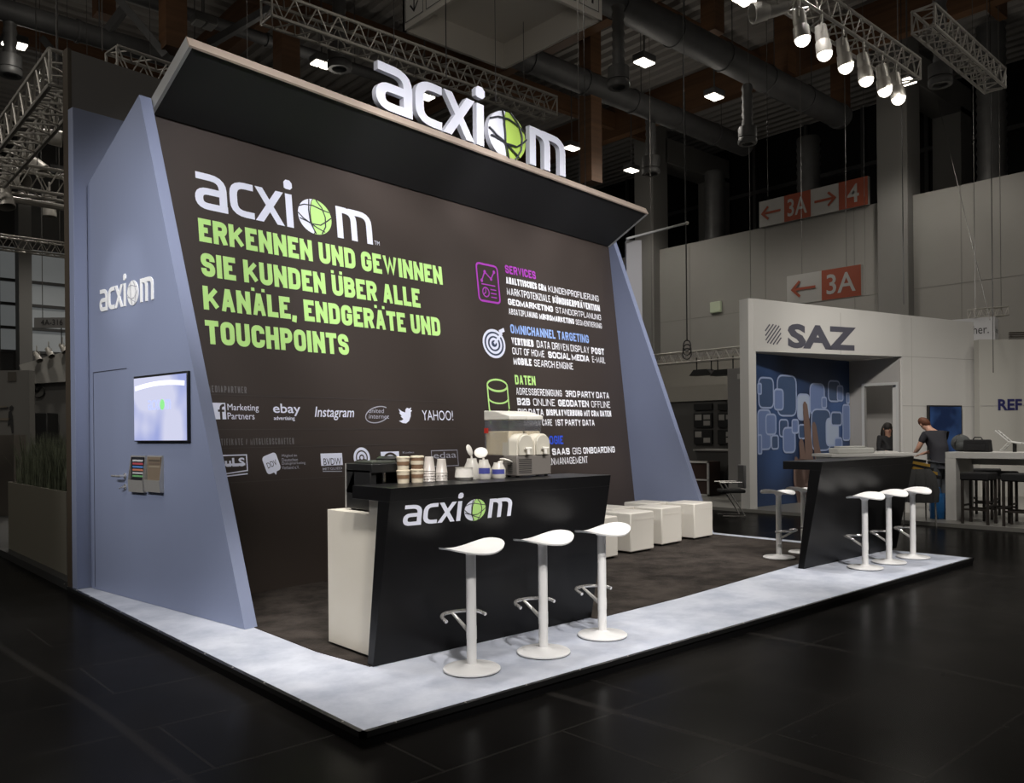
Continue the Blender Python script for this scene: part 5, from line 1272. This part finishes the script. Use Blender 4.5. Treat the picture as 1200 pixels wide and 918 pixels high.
# ------------------------------------------------------------------ people
def skin(name, verts, edges, rad, m_, parent=None, root=0, lvl=2):
    me = bpy.data.meshes.new(name); me.from_pydata([tuple(v) for v in verts], edges, []); me.materials.append(m_)
    o = bpy.data.objects.new(name, me); COL.objects.link(o)
    s_ = o.modifiers.new('skin', 'SKIN'); s_.use_smooth_shade = True
    for i, r in enumerate(rad):
        r = r if isinstance(r, tuple) else (r, r); me.skin_vertices[0].data[i].radius = r; me.skin_vertices[0].data[i].use_root = (i == root)
    ss = o.modifiers.new('smooth', 'SUBSURF'); ss.levels = lvl; ss.render_levels = lvl
    if parent: adopt(o, parent)
    return o
def person(base, fwd, J_, lab, shirt, trousers, hair, hairlong=False, sleeves=False):
    fwd = V(fwd).normalized(); rt = V((fwd.y, -fwd.x, 0)); B_ = V(base)
    P = {k_: B_ + rt * v[0] + fwd * v[1] + UP * v[2] for k_, v in J_.items()}
    t = thing('person', base, lab, 'person')
    names = ['pelvis', 'belly', 'chest', 'neck', 'chin', 'head']; vs = [P[n] for n in names]; rd = [.085, .09, .11, .056, .075, .092]; ed = [(i, i + 1) for i in range(5)]
    idx = {n: i for i, n in enumerate(names)}
    def chain(frm, pts, rs):
        p_ = idx[frm]
        for n, r in zip(pts, rs):
            idx[n] = len(vs); vs.append(P[n]); rd.append(r); ed.append((p_, idx[n])); p_ = idx[n]
    for s_ in 'LR':
        chain('chest', ['sh' + s_, 'el' + s_, 'wr' + s_, 'ha' + s_], [.062, .042, .028, .034])
        hp = P['ha' + s_]; hd = (P['ha' + s_] - P['wr' + s_]).normalized(); sd = hd.cross(UP); sd = sd.normalized() if sd.length > .1 else rt
        for k_, (o_, L) in enumerate(((-.03, .07), (-.01, .085), (.01, .08), (.03, .065), (.05, .045))):
            i0 = len(vs); vs.append(hp + sd * o_ * .8 + hd * .035); rd.append(.009); ed.append((idx['ha' + s_], i0))
            vs.append(hp + sd * o_ + hd * (.035 + L * .6)); rd.append(.008); ed.append((i0, i0 + 1))
            vs.append(hp + sd * o_ + hd * (.03 + L) - UP * .02); rd.append(.007); ed.append((i0 + 1, i0 + 2))
        chain('pelvis', ['hi' + s_, 'kn' + s_, 'an' + s_, 'to' + s_], [.07, .055, .04, .036])
    skin('body', vs, ed, rd, SKIN, t)
    # clothes follow the same joints a little wider
    tv = ['pelvis', 'belly', 'chest']; V2 = [P[n] for n in tv]; R2 = [.168, .162, .172]; E2 = [(0, 1), (1, 2), (0, 3)]; V2.append(P['pelvis'] - UP * .07); R2.append(.17)
    V2.append(P['chest'] + (P['neck'] - P['chest']) * .7); R2.append(.075); E2.append((2, 4))
    for s_ in 'LR':
        i0 = len(V2); V2.append(P['sh' + s_]); R2.append(.08); E2.append((2, i0))
        if sleeves: V2 += [P['el' + s_], P['wr' + s_]]; R2 += [.055, .04]; E2 += [(i0, i0 + 1), (i0 + 1, i0 + 2)]
        else: V2.append(P['sh' + s_] + (P['el' + s_] - P['sh' + s_]) * .6); R2.append(.062); E2.append((i0, i0 + 1))
    skin('shirt', V2, E2, R2, shirt, t, 0)
    V3 = [P['pelvis'] + UP * .05]; R3 = [.162]; E3 = []
    for s_ in 'LR':
        i0 = len(V3); V3 += [P['hi' + s_], P['kn' + s_], P['an' + s_]]; R3 += [.118, .088, .07]; E3 += [(0, i0), (i0, i0 + 1), (i0 + 1, i0 + 2)]
    skin('trousers', V3, E3, R3, trousers, t, 0)
    for s_ in 'LR': MB().ball((P['an' + s_] * .5 + P['to' + s_] * .5) - UP * .02, (.05, .13, .045), 14, 8, Matrix.Rotation(math.atan2(fwd.y, fwd.x) - math.pi / 2, 3, 'Z')).build('shoe', BLACK, t)
    hd = (P['head'] - P['neck']).normalized(); face = (fwd - hd * fwd.dot(hd)).normalized()
    rot = Matrix((rt, face, hd)).transposed()
    m = MB(); m.ball(P['head'] - face * .018 + hd * .025, (.094, .106, .105), 18, 12, rot)
    if hairlong:
        for sx in (-1, 1): m.ball(P['head'] + rt * sx * .08 - face * .03 - hd * .13, (.05, .06, .2), 12, 8, rot)
        m.ball(P['head'] - face * .07 - hd * .12, (.095, .05, .2), 14, 8, rot)
    m.build('hair', hair, t)
    m = MB(); m.ball(P['head'] + face * .098 - hd * .025, (.014, .02, .022), 10, 6, rot)
    for sx in (-1, 1): m.ball(P['head'] + rt * sx * .092 - hd * .02, (.012, .022, .03), 10, 6, rot)
    m.build('nose_and_ears', SKIN, t)
    m = MB()
    for sx in (-1, 1): m.ball(P['head'] + rt * sx * .034 + face * .088 + hd * .0, (.011, .008, .007), 8, 6, rot)
    m.build('eyes', BLACK, t)
    MB().ball(P['head'] + face * .088 - hd * .065, (.024, .008, .007), 10, 6, rot).build('mouth', mat('lips', (.3, .1, .08), .5), t)
    return t
bm_ = onz(1103, 602, BZ); fwd = (FW - RT * .25).normalized()
JM = dict(pelvis=(0, 0, .96), belly=(.02, .06, 1.12), chest=(.05, .17, 1.33), neck=(.03, .27, 1.46), chin=(.0, .34, 1.52), head=(-.015, .36, 1.57),
          shL=(-.15, .2, 1.38), elL=(-.24, .27, 1.13), wrL=(-.17, .45, 1.04), haL=(-.13, .5, 1.03), shR=(.22, .17, 1.37), elR=(.27, .3, 1.14), wrR=(.1, .48, 1.05), haR=(.06, .53, 1.03),
          hiL=(-.085, 0, .88), knL=(-.09, .03, .5), anL=(-.1, -.02, .1), toL=(-.11, .1, .05), hiR=(.085, 0, .88), knR=(.09, .03, .5), anR=(.1, -.02, .1), toR=(.11, .1, .05))
person((bm_.x, bm_.y, BZ), fwd, JM, 'person in dark t-shirt and jeans seen from behind, bending over beside the high table', mat('navy_shirt', (.009, .009, .014), .85), mat('dark_jeans', (.045, .05, .06), .85), mat('red_brown_hair', (.09, .03, .012), .7, bump=.4, bscale=80))
q = GW((u0 + u1) / 2 - .1, BZ, -.55); d_ = (CAM - q).dot(FW) * -1
sc_ = (CZ + (HY - math.tan(ROLL) * (1029 - CX) - 495) * d_ / FPX - BZ) / 1.72
JW = dict(pelvis=(0, 0, .93), belly=(0, 0, 1.08), chest=(0, .01, 1.28), neck=(0, .02, 1.44), chin=(0, .05, 1.5), head=(0, .04, 1.58), shL=(-.16, 0, 1.36), elL=(-.2, .05, 1.1), wrL=(-.14, .25, 1.05), haL=(-.12, .31, 1.05), shR=(.16, 0, 1.36), elR=(.2, .05, 1.1), wrR=(.14, .25, 1.05), haR=(.12, .31, 1.05),
          hiL=(-.085, 0, .86), knL=(-.09, .02, .48), anL=(-.1, -.02, .09), toL=(-.11, .1, .05), hiR=(.085, 0, .86), knR=(.09, .02, .48), anR=(.1, -.02, .09), toR=(.11, .1, .05))
JW = {k_: (a_, b3, c_ * sc_) for k_, (a_, b3, c_) in JW.items()}
person(q, -FW, JW, 'person with long dark hair in black behind the reception counter doorway', mat('black_top', (.012, .012, .014), .8), mat('black_trousers', (.012, .012, .014), .8), HAIRD, True, True)

# high table with things on it
tx0, tx1, ty1, ty0, tzz = 14.2, 14.95, 5.35, 1.4, 1.168
t = thing('high_table', (14.55, 3.4, BZ), 'white high table with thick slab legs at the right edge', 'table')
MB().box2((tx0, ty0, tzz - .1), (tx1, ty1, tzz)).build('table_top', WALLW, t, bevel=.004)
for y in (ty1, ty0 + .16): MB().box2((tx0, y - .16, BZ), (tx1, y, tzz - .1)).build('leg', WALLW, t)
MB().box2((tx1 - .06, ty0 + .16, tzz - .22), (tx1, ty1 - .16, tzz - .1)).build('rear_rail', WALLW, t)
def on_table(px, x): q = onx(px, 520, x); return V((x, q.y, tzz))
a, b2 = on_table(1161, 14.5), on_table(1130, 14.5)
t = thing('laptop_bag', (a + b2) / 2, 'black bag standing on the high table behind the stools', 'bag')
h_b = hz(1145, 515.5, a) - tzz
MB().prism([(14.42, a.y, tzz), (14.42, b2.y, tzz), (14.42, b2.y - .01, tzz + h_b), (14.42, a.y + .02, tzz + h_b)], (.2, 0, 0)).build('bag_body', BLACKCLOTH, t, bevel=.02)
MB().tube([(14.52, a.y + .12, tzz + h_b - .01), (14.52, a.y + .15, tzz + h_b + .035), (14.52, b2.y - .15, tzz + h_b + .035), (14.52, b2.y - .12, tzz + h_b - .01)], .01, 6).build('bag_handle', BLACK, t)
MB().box((14.415, (a.y + b2.y) / 2, tzz + h_b * .35), (.02, (b2.y - a.y) * .7, h_b * .45)).build('bag_pocket', BLACKCLOTH, t, bevel=.008)
a = on_table(1126, 14.6)
t = thing('rucksack', a, 'grey slumped rucksack at the left end of the high table', 'bag')
MB().ball(a + V((0, 0, .14)), (.12, .15, .142), 16, 12).build('bag_body', mat('rucksack_grey', (.07, .075, .075), .9, bump=.4, bscale=30), t)
MB().tube([a + V((-.11, .06, .06)), a + V((-.14, .05, .15)), a + V((-.06, .02, .27)), a + V((.02, .0, .28))], .014, 6).build('strap', BLACK, t)
MB().ball(a + V((-.08, -.03, .1)), (.06, .09, .07), 12, 8).build('front_pocket', mat('rucksack_grey', (.07, .075, .075), .9), t)
t = thing('wire_display_stand', on_table(1180, 14.55), 'angled white wire display stand on the high table at right', 'stand')
qy = lambda px, py: onx(px, py, 14.55)
CHW = mat('white_metal', (.6, .6, .58), .4); m = MB()
for dx in (0, .16):
    o_ = V((dx, 0, 0)); m.tube([qy(1166, 505) + o_, qy(1182, 518) + o_, qy(1172, 528.5) + o_], .012, 6); m.tube([qy(1182, 518) + o_, qy(1196, 520) + o_], .012, 6)
for px, py in ((1166, 505), (1170, 508), (1174, 511.5), (1178, 515), (1182, 518), (1177, 523), (1172, 528.5)): m.tube([qy(px, py), qy(px, py) + V((.16, 0, 0))], .008, 6)
m.build('wire_frame', CHW, t)
q = qy(1187, 519.5); MB().tube([V((14.63, q.y, tzz)), V((14.63, q.y, q.z))], .03, 8).build('stand_foot', BLACK, t)
# black upholstered bar stools
def dark_stool(x, y, lab):
    t = thing('black_bar_stool', (x, y, BZ), lab, 'bar stool', 'black bar stools at the high table')
    MB().box2((x - .2, y - .21, .74), (x + .2, y + .21, .86)).build('seat', BLACKCLOTH, t, bevel=.02)
    for sx in (-1, 1):
        for sy in (-1, 1): MB().box2((x + sx * .17 - .018, y + sy * .18 - .018, BZ), (x + sx * .17 + .018, y + sy * .18 + .018, .74)).build('leg', mat('dark_wood', (.03, .024, .02), .5), t)
    m = MB()
    for sy in (-1, 1): m.box2((x - .16, y + sy * .18 - .012, .33), (x + .16, y + sy * .18 + .012, .36))
    for sx in (-1, 1): m.box2((x + sx * .17 - .012, y - .17, .27), (x + sx * .17 + .012, y + .17, .30))
    m.build('rung', mat('dark_wood', (.03, .024, .02), .5), t)
for (px, x, lab) in ((1147, 14.05, 'black bar stool at the left of the high table'), (1172, 14.6, 'black bar stool under the high table, second from left'), (1196, 14.05, 'black bar stool cut by the right picture edge'), (1153, 15.4, 'black bar stool beyond the high table, behind the left one')):
    q = onx(px, 560, x); dark_stool(x, q.y, lab)
# blue carrier bag
q = onz(1099.5, 608, BZ); t = thing('carrier_bag', q, 'blue plastic carrier bag on the floor by the table leg', 'bag')
hb = hz(1099, 578, q) - BZ
BAGM = mat('blue_bag', (.02, .12, .32), .3, bump=.9, bscale=14)
vs = []; n = 20
for i, (z, s_) in enumerate(((0, .9), (.05, 1), (.5, 1.05), (.85, .95), (1, .8))):
    for k_ in range(n):
        an = 2 * math.pi * k_ / n; rr = s_ * (1 + .1 * math.sin(k_ * 2.3 + i)); vs.append(q + RT * (.125 * rr * math.cos(an)) + FW * (.09 * rr * math.sin(an)) + UP * (hb * z))
MB().add(vs, [(i * n + k_, i * n + (k_ + 1) % n, (i + 1) * n + (k_ + 1) % n, (i + 1) * n + k_) for i in range(4) for k_ in range(n)] + [tuple(range(n))]).build('bag_body', BAGM, t)
MB().tube([q + UP * hb - RT * .05, q + UP * (hb + .09) - RT * .03, q + UP * (hb + .09) + RT * .03, q + UP * hb + RT * .05], .008, 6).build('bag_handle', BAGM, t)
# draped chair with striped jacket
q = on_floor(1077, 13.25); q.z = 0; t = thing('draped_chair', q, 'chair covered with dark pleated cloth beside the far counter', 'chair')
zt3 = hz(1077, 545, q) - BZ; n = 40; vs = []
for z, s_ in ((.42, .26), (.6, .27), (.9, .22), (1., .16)):
    for k_ in range(n): an = 2 * math.pi * k_ / n; rr = s_ * (1 + .07 * math.sin(k_ * 5 * math.pi / 4)); vs.append(q + RT * rr * math.cos(an) + FW * rr * math.sin(an) + UP * (zt3 * z))
MB().add(vs, [(i * n + k_, i * n + (k_ + 1) % n, (i + 1) * n + (k_ + 1) % n, (i + 1) * n + k_) for i in range(3) for k_ in range(n)] + [tuple(range(3 * n, 4 * n))]).build('cloth_cover', mat('grey_cloth', (.06, .06, .06), .9), t)
for sx in (-1, 1):
    for sy in (-1, 1): MB().tube([q + RT * .18 * sx + FW * .16 * sy, q + RT * .17 * sx + FW * .15 * sy + UP * zt3 * .5], .014, 8).build('leg', CHROME, t)
t = thing('striped_jacket', q + UP * zt3, 'yellow and black striped jacket thrown over the draped chair', 'jacket')
for i in range(5):
    a = q + UP * (zt3 + .06) + RT * (-.2 + .02 * i) + FW * -.1; o_ = UP * (.12 - .045 * i)
    m = MB(); m.prism([a + o_ + RT * (.0), a + o_ + RT * (.26 + .04 * i) - UP * (.04 + .02 * i), a + o_ + RT * (.26 + .04 * i) - UP * (.085 + .02 * i), a + o_ - UP * .045], FW * .22)
    m.build('sleeve_band' if i % 2 else 'jacket_band', mat('jacket_yellow', (.45, .27, .04), .8) if i % 2 else BLACKCLOTH, t)

# reference booth at the far right with hanging cube
o = fbox(1149, 397, 1260, 600, 18., .2, 'lettered_wall', mat('ref_wall', (.40, .39, .36), .7)); tag(o, 'light wall at right with dark blue letters REF', 'wall panel')
a = atd(1169.5, 481, 17.99); b2 = atd(1197.5, 467, 17.99); w_ = (b2 - a).dot(RT); m = MB()
put_font(m, 'REF', 0, 0, w_, (b2.z - a.z) * .95, lambda x, y, o_: a + RT * x + UP * y - FW * .003, .035); m.build('wall_lettering', mat('letter_navy', (.02, .02, .10), .5), o)
m = MB()
for py in (476,): p_ = atd(1149, py, 17.99); m.prism([p_, p_ + RT * 2, p_ + RT * 2 + UP * .012, p_ + UP * .012], FW * .001)
m.build('panel_joint', mat('joint_grey', (.34, .33, .32), .7), o)
o = fbox(1139, 430, 1149, 600, 18.6, .1, 'blue_edge_panel', mat('slim_blue', (.06, .09, .18), .6)); tag(o, 'slim blue printed panel between the white booth and the lettered wall', 'wall panel')
o = fbox(1130, 404, 1204, 600, 20.3, .2, 'pale_panel', mat('pale_wall', (.36, .37, .37), .7)); tag(o, 'pale panel below the white hanging cube at right', 'wall panel')
m = MB(); p_ = [atd(1142, 428, 20.28), atd(1148, 424, 20.28), atd(1156, 426, 20.28), atd(1162, 428, 20.28), atd(1155, 429, 20.28), atd(1148, 432, 20.28), atd(1142, 434, 20.28)]
m.tube([q - FW * .01 for q in p_], .012, 6); m.build('line_drawing', DARKINK, o)
C0 = atd(1166, 404, 19.); dl = (RT * -.8 + FW * .6).normalized(); dr = (RT * .6 + FW * .8).normalized(); hh = 33 * 19. / FPX
t = thing('hanging_cube', C0, 'white hanging cube sign with small dark lettering at the right', 'sign')
wl, wr_ = 1.0, .62
MB().prism([C0, C0 + dl * wl, C0 + dl * wl + dr * wr_, C0 + dr * wr_], UP * hh).build('cube_body', mat('cube_white', (.62, .62, .64), .5), t)
m = MB(); put_font(m, 'her.', 0, 0, .32, .2, lambda x, y, o_: C0 + dl * (.44 - x) + UP * (hh * .42 + y) - dr * .004, 0); m.build('cube_lettering', DARKINK, t)
m = MB(); put_font(m, 'Drescher.', 0, 0, .46, .13, lambda x, y, o_: C0 + dr * (.08 + x) + UP * (hh * .45 + y) - dl * .004, .01); m.build('cube_lettering', DARKINK, t)
truss(atd(1138, 368, 19.3), atd(1178, 365, 19.5), .2, 'small lattice truss above the white hanging cube')
m = MB()
for i in range(7): m.box(atd(1206, 390 + i * 2.4, 19.7), (.95, .06, .03), (RT, FW, UP))
tag(m.build('slatted_louvre', mat('slat_brown', (.05, .04, .032), .6)), 'dark slatted louvre beside the white hanging cube at the right edge', 'louvre')

# dark booth between the right blue panel and the white booth
XB = 17.6
bo = thing('dark_booth', (XB, 13, 0), 'dark booth with framed pictures seen past the right blue panel', 'booth')
yl, yr = onx(745, 500, XB).y, onx(880, 500, XB).y
z_a = onx(820, 470, XB).z
MB().box2((XB, yr - 1.5, BZ), (XB + .1, yl, z_a)).build('back_wall', mat('booth_dark', (.075, .072, .068), .7), bo)
z_b = onx(820, 432, XB).z
MB().box2((XB - .05, yr - 1.5, z_a), (XB + .1, yl, z_b + .3)).build('fascia', mat('booth_cream', (.34, .32, .28), .6), bo)
q0, q1 = onx(853, 500, 15.3), onx(877, 500, 15.3)
tag(MB().box2((15.3, q1.y, BZ), (15.55, q0.y, onx(860, 432, 15.3).z)).build('white_partition', WALLG), 'pale upright partition left of the blue poster alcove', 'wall panel')
o = MB(); q0 = onx(872, 405, 15.2); 
tag(MB().box2((15.2, onx(877, 440, 15.2).y, onx(870, 444, 15.2).z), (15.29, onx(864, 440, 15.2).y, onx(870, 438, 15.2).z)).build('booth_number_plate', WALLW), 'small white number plate on the pale partition', 'sign')
fr = [(813, 473, 834, 481, 'black header board over the left framed pictures'), (841, 473, 859, 481, 'black header board over the right framed pictures'), (813, 484, 834, 501, 'framed picture group upper left in the dark booth'), (841, 484, 859, 501, 'framed picture group upper right in the dark booth'), (813, 504, 834, 521, 'framed picture group lower left in the dark booth'), (841, 504, 859, 521, 'framed picture group lower right in the dark booth')]
for i, (x0, y0, x1, y1, lab) in enumerate(fr):
    a = onx(x0, y1, XB - .06); b2 = onx(x1, y0, XB - .06)
    o = MB().box2((XB - .06, b2.y, a.z), (XB, a.y, b2.z)).build('picture_frame', BLACK); tag(o, lab, 'picture', 'framed pictures in the dark booth')
    if i > 1:
        H, W_ = b2.z - a.z, a.y - b2.y
        for k_, (u, v, w2_, h2_) in enumerate(((.08, .5, .36, .4), (.55, .55, .36, .32), (.55, .12, .36, .34))):
            if (i + k_) % 4 == 1: continue
            MB().box2((XB - .064, a.y - W_ * (u + w2_), a.z + H * v), (XB - .06, a.y - W_ * u, a.z + H * (v + h2_))).build('print', mat('print_grey', (.30, .29, .27), .6), o)
a = onx(815, 583, 16.6); b2 = onx(857, 527, 16.6)
t = thing('display_desk', (16.7, (a.y + b2.y) / 2, BZ), 'dark flared display desk in the dark booth', 'desk')
ya, yb = a.y, b2.y; zt4 = b2.z
MB().prism([(16.6, ya - .3, BZ), (16.6, yb + .3, BZ), (16.6, yb, zt4 - .04), (16.6, ya, zt4 - .04)], (.5, 0, 0)).build('desk_body', mat('desk_dark', (.05, .048, .045), .6), t)
MB().box2((16.56, yb - .03, zt4 - .04), (17.12, ya + .03, zt4)).build('desk_top', WALLG, t)
a = onx(800, 585, 15.9); b2 = onx(830, 541, 15.9)
t = thing('glass_showcase', (16, (a.y + b2.y) / 2, BZ), 'low glazed showcase with pale frame behind the cubes', 'showcase')
ya, yb, zt5 = a.y + .6, b2.y, b2.z
m = MB()
for A_, B_ in (((15.9, yb, BZ), (15.94, yb + .04, zt5)), ((15.9, ya - .04, BZ), (15.94, ya, zt5)), ((15.9, yb, zt5 - .04), (15.94, ya, zt5)), ((15.9, yb, BZ), (15.94, ya, BZ + .04)), ((15.9, yb, BZ + .35), (15.94, ya, BZ + .38))): m.box2(A_, B_)
m.build('frame', WALLW, t)
MB().box2((15.95, yb + .02, BZ), (16.4, ya - .02, zt5 - .01)).build('cabinet_body', mat('showcase_dark', (.05, .03, .025), .3), t)
# steel chair
q = on_floor(856, 15.0); q.z = 0.; t = thing('steel_chair', q, 'dark chair with chrome frame in front of the pale partition', 'chair')
MB().box(q + V((0, 0, .46)), (.42, .42, .06), (RT, FW, UP)).build('seat', BLACKCLOTH, t, bevel=.02)
MB().box(q + V((0, 0, .72)) + RT * .2, (.05, .4, .42), (RT, FW, UP)).build('backrest', mat('chair_grey', (.12, .12, .12), .6), t, bevel=.02)
for sy in (-1, 1): MB().tube([q + RT * -.25 + FW * .19 * sy + UP * .62, q + RT * .15 + FW * .19 * sy + UP * .62, q + RT * -.18 + FW * .19 * sy + UP * .62, q + RT * .2 + FW * .19 * sy + UP * .02, q + RT * -.2 + FW * .19 * sy + UP * .02], .014, 8).build('side_frame', CHROME, t)

# ------------------------------------------------------------------ left neighbour: plinth, planter with grass, walls
tag(MB().box2((2.2, 9.06, 0), (7., 24, .085)).build('booth_plinth', mat('plinth_dark', (.03, .03, .029), .6)), 'dark plinth of the neighbouring booth at the left edge', 'platform')
t = thing('planter_box', (2.55, 11., .086), 'grey green planter box filled with tall grass at the left', 'planter')
ZP = .965; PLM = mat('planter_olive', (.20, .185, .145), .6)
m = MB()
for A_, B_ in (((2.3, 9.66, .086), (2.32, 12.55, ZP)), ((2.9, 9.66, .086), (2.92, 12.55, ZP)), ((2.32, 9.66, .086), (2.9, 9.68, ZP)), ((2.32, 12.53, .086), (2.9, 12.55, ZP))): m.box2(A_, B_)
m.build('box', PLM, t)
MB().box2((2.32, 9.68, .8), (2.9, 12.53, .93)).build('pebble_fill', mat('pebbles', (.13, .125, .12), .8, var=.6, scale=40, bump=.8, bscale=40), t)
m = MB(); rr = random.Random(2)
for i in range(1500):
    x, y = rr.uniform(2.36, 2.86), rr.uniform(9.72, 12.45); h = rr.uniform(.42, .74); an = rr.uniform(0, 6.28); ln = rr.uniform(.02, .2); w_ = rr.uniform(.004, .008)
    dx, dy = math.cos(an), math.sin(an); b0 = V((x, y, .9)); s_ = V((-dy, dx, 0)) * w_
    p1 = b0 + V((dx * ln * .25, dy * ln * .25, h * .55)); p2 = b0 + V((dx * ln, dy * ln, h))
    m.add([b0 - s_, b0 + s_, p1 + s_ * .8, p1 - s_ * .8, p2], [(0, 1, 2, 3), (3, 2, 4)])
g = m.build('grass', mat('dry_green_grass', (.16, .18, .12), .7, var=.5, scale=9), t); g['kind'] = 'stuff'
ld = 19.
o = fbox(-30, 434, 34, 600, 17., .2, 'picture_wall', mat('left_wall', (.20, .193, .18), .7), zmin=.087); tag(o, 'grey wall with a large picture of a seated figure at the left edge', 'wall panel')
m = MB(); z_ = lambda px, py: atd(px, py, 16.98)
def blob(pts, mm): mm.quad(*[z_(*p) for p in pts])
mm = MB(); blob([(9, 500), (10, 483), (13, 481), (15, 488), (16, 508), (14, 508), (12, 497)], mm); blob([(11, 477), (14, 475), (16, 478), (14, 482), (11, 481)], mm); blob([(0, 478), (10, 477), (10, 479), (0, 480)], mm); mm.build('printed_figure', mat('figure_dark', (.035, .035, .035), .7), o)
mm = MB(); 
for (x0, y0, x1, y1) in ((-5, 490, 12, 493), (-5, 476, 8, 478)): blob([(x0, y1), (x1, y1), (x1, y0), (x0, y0)], mm)
mm.build('printed_table', mat('figure_tan', (.22, .19, .15), .7), o)
mm = MB(); blob([(9, 447), (19, 447), (19, 436), (9, 436)], mm); mm.build('wall_badge', mat('badge_tan', (.1, .09, .075), .7), o)
o = fbox(-60, 510, 16, 640, 15.5, .4, 'low_counter', mat('low_counter', (.12, .105, .09), .6), zmin=.087); tag(o, 'low brownish counter at the left edge behind the planter', 'counter')
a, b2 = atd(22, 431, 20), atd(85, 409, 20); m = MB().prism([atd(22, 428, 20), atd(100, 405, 20), atd(100, 446, 20), atd(34, 450, 20)], FW * .15)
tag(m.build('slanted_fascia', mat('fascia_pale', (.38, .37, .345), .7)), 'pale slanted fascia board behind the planter grass', 'wall panel')
o = fbox(34, 446, 100, 600, 20.17, .2, 'booth_back_panel', mat('booth_back', (.15, .146, .138), .7), zmin=.087); tag(o, 'grey rear panel beyond the planter with hanging bicycle', 'wall panel')
o = fbox(35, 484, 55, 560, 19.6, .5, 'black_cabinet', BLACK, bevel=.02, zmin=.087); tag(o, 'black cabinet below the hanging bicycle', 'cabinet')
t = thing('bicycle', atd(42, 456, 20.1), 'dark bicycle hanging on the rear panel at the left', 'bicycle')
for px, py in ((40, 452), (45, 459)):
    c = atd(px, py, 20.12); MB().tube([c + RT * (.15 * math.cos(k_ * .314)) + UP * (.15 * math.sin(k_ * .314)) for k_ in range(20)], .016, 6, closed=True).build('wheel', BLACK, t)
MB().tube([atd(40, 452, 20.14), atd(44, 450, 20.14), atd(45, 459, 20.14), atd(41, 457, 20.14), atd(40, 452, 20.14)], .014, 6).build('bicycle_frame', BLACK, t)
o = fbox(40, 372, 90, 384.5, 17.5, .06, 'stand_number_sign', mat('number_sign', (.26, .255, .25), .6)); tag(o, 'hanging grey stand number sign reading 4A-316', 'sign')
a = atd(48, 383, 17.49); w_ = 25.5 * 17.5 / FPX; m = MB(); put_font(m, '4A-316', 0, 0, w_, .12, lambda x, y, o_: a + RT * x + UP * (y + .03) - FW * .002, .0); m.build('sign_lettering', DARKINK, o)
for px in (50, 82): q = atd(px, 373, 17.53); MB().tube([q, V((q.x, q.y, HZ))], .008, 6).build('hanger_wire', WIRED, o)
q = atd(72, 384, 17.53); MB().tube([q, q - UP * .36], .01, 6).build('lower_rod', BLACK, o)
for i, (px, py) in enumerate(((43, 417), (57, 412), (73, 407))):
    p = atd(px, py, 19.85); spotlight(p, p + RT * .5 - UP * .6 - FW * .3, ['small spotlight on the slanted fascia, leftmost of three', 'small spotlight in the middle of the slanted fascia', 'small spotlight nearest the dark rear wall on the fascia'][i], False, .62, grp='fascia spotlights')
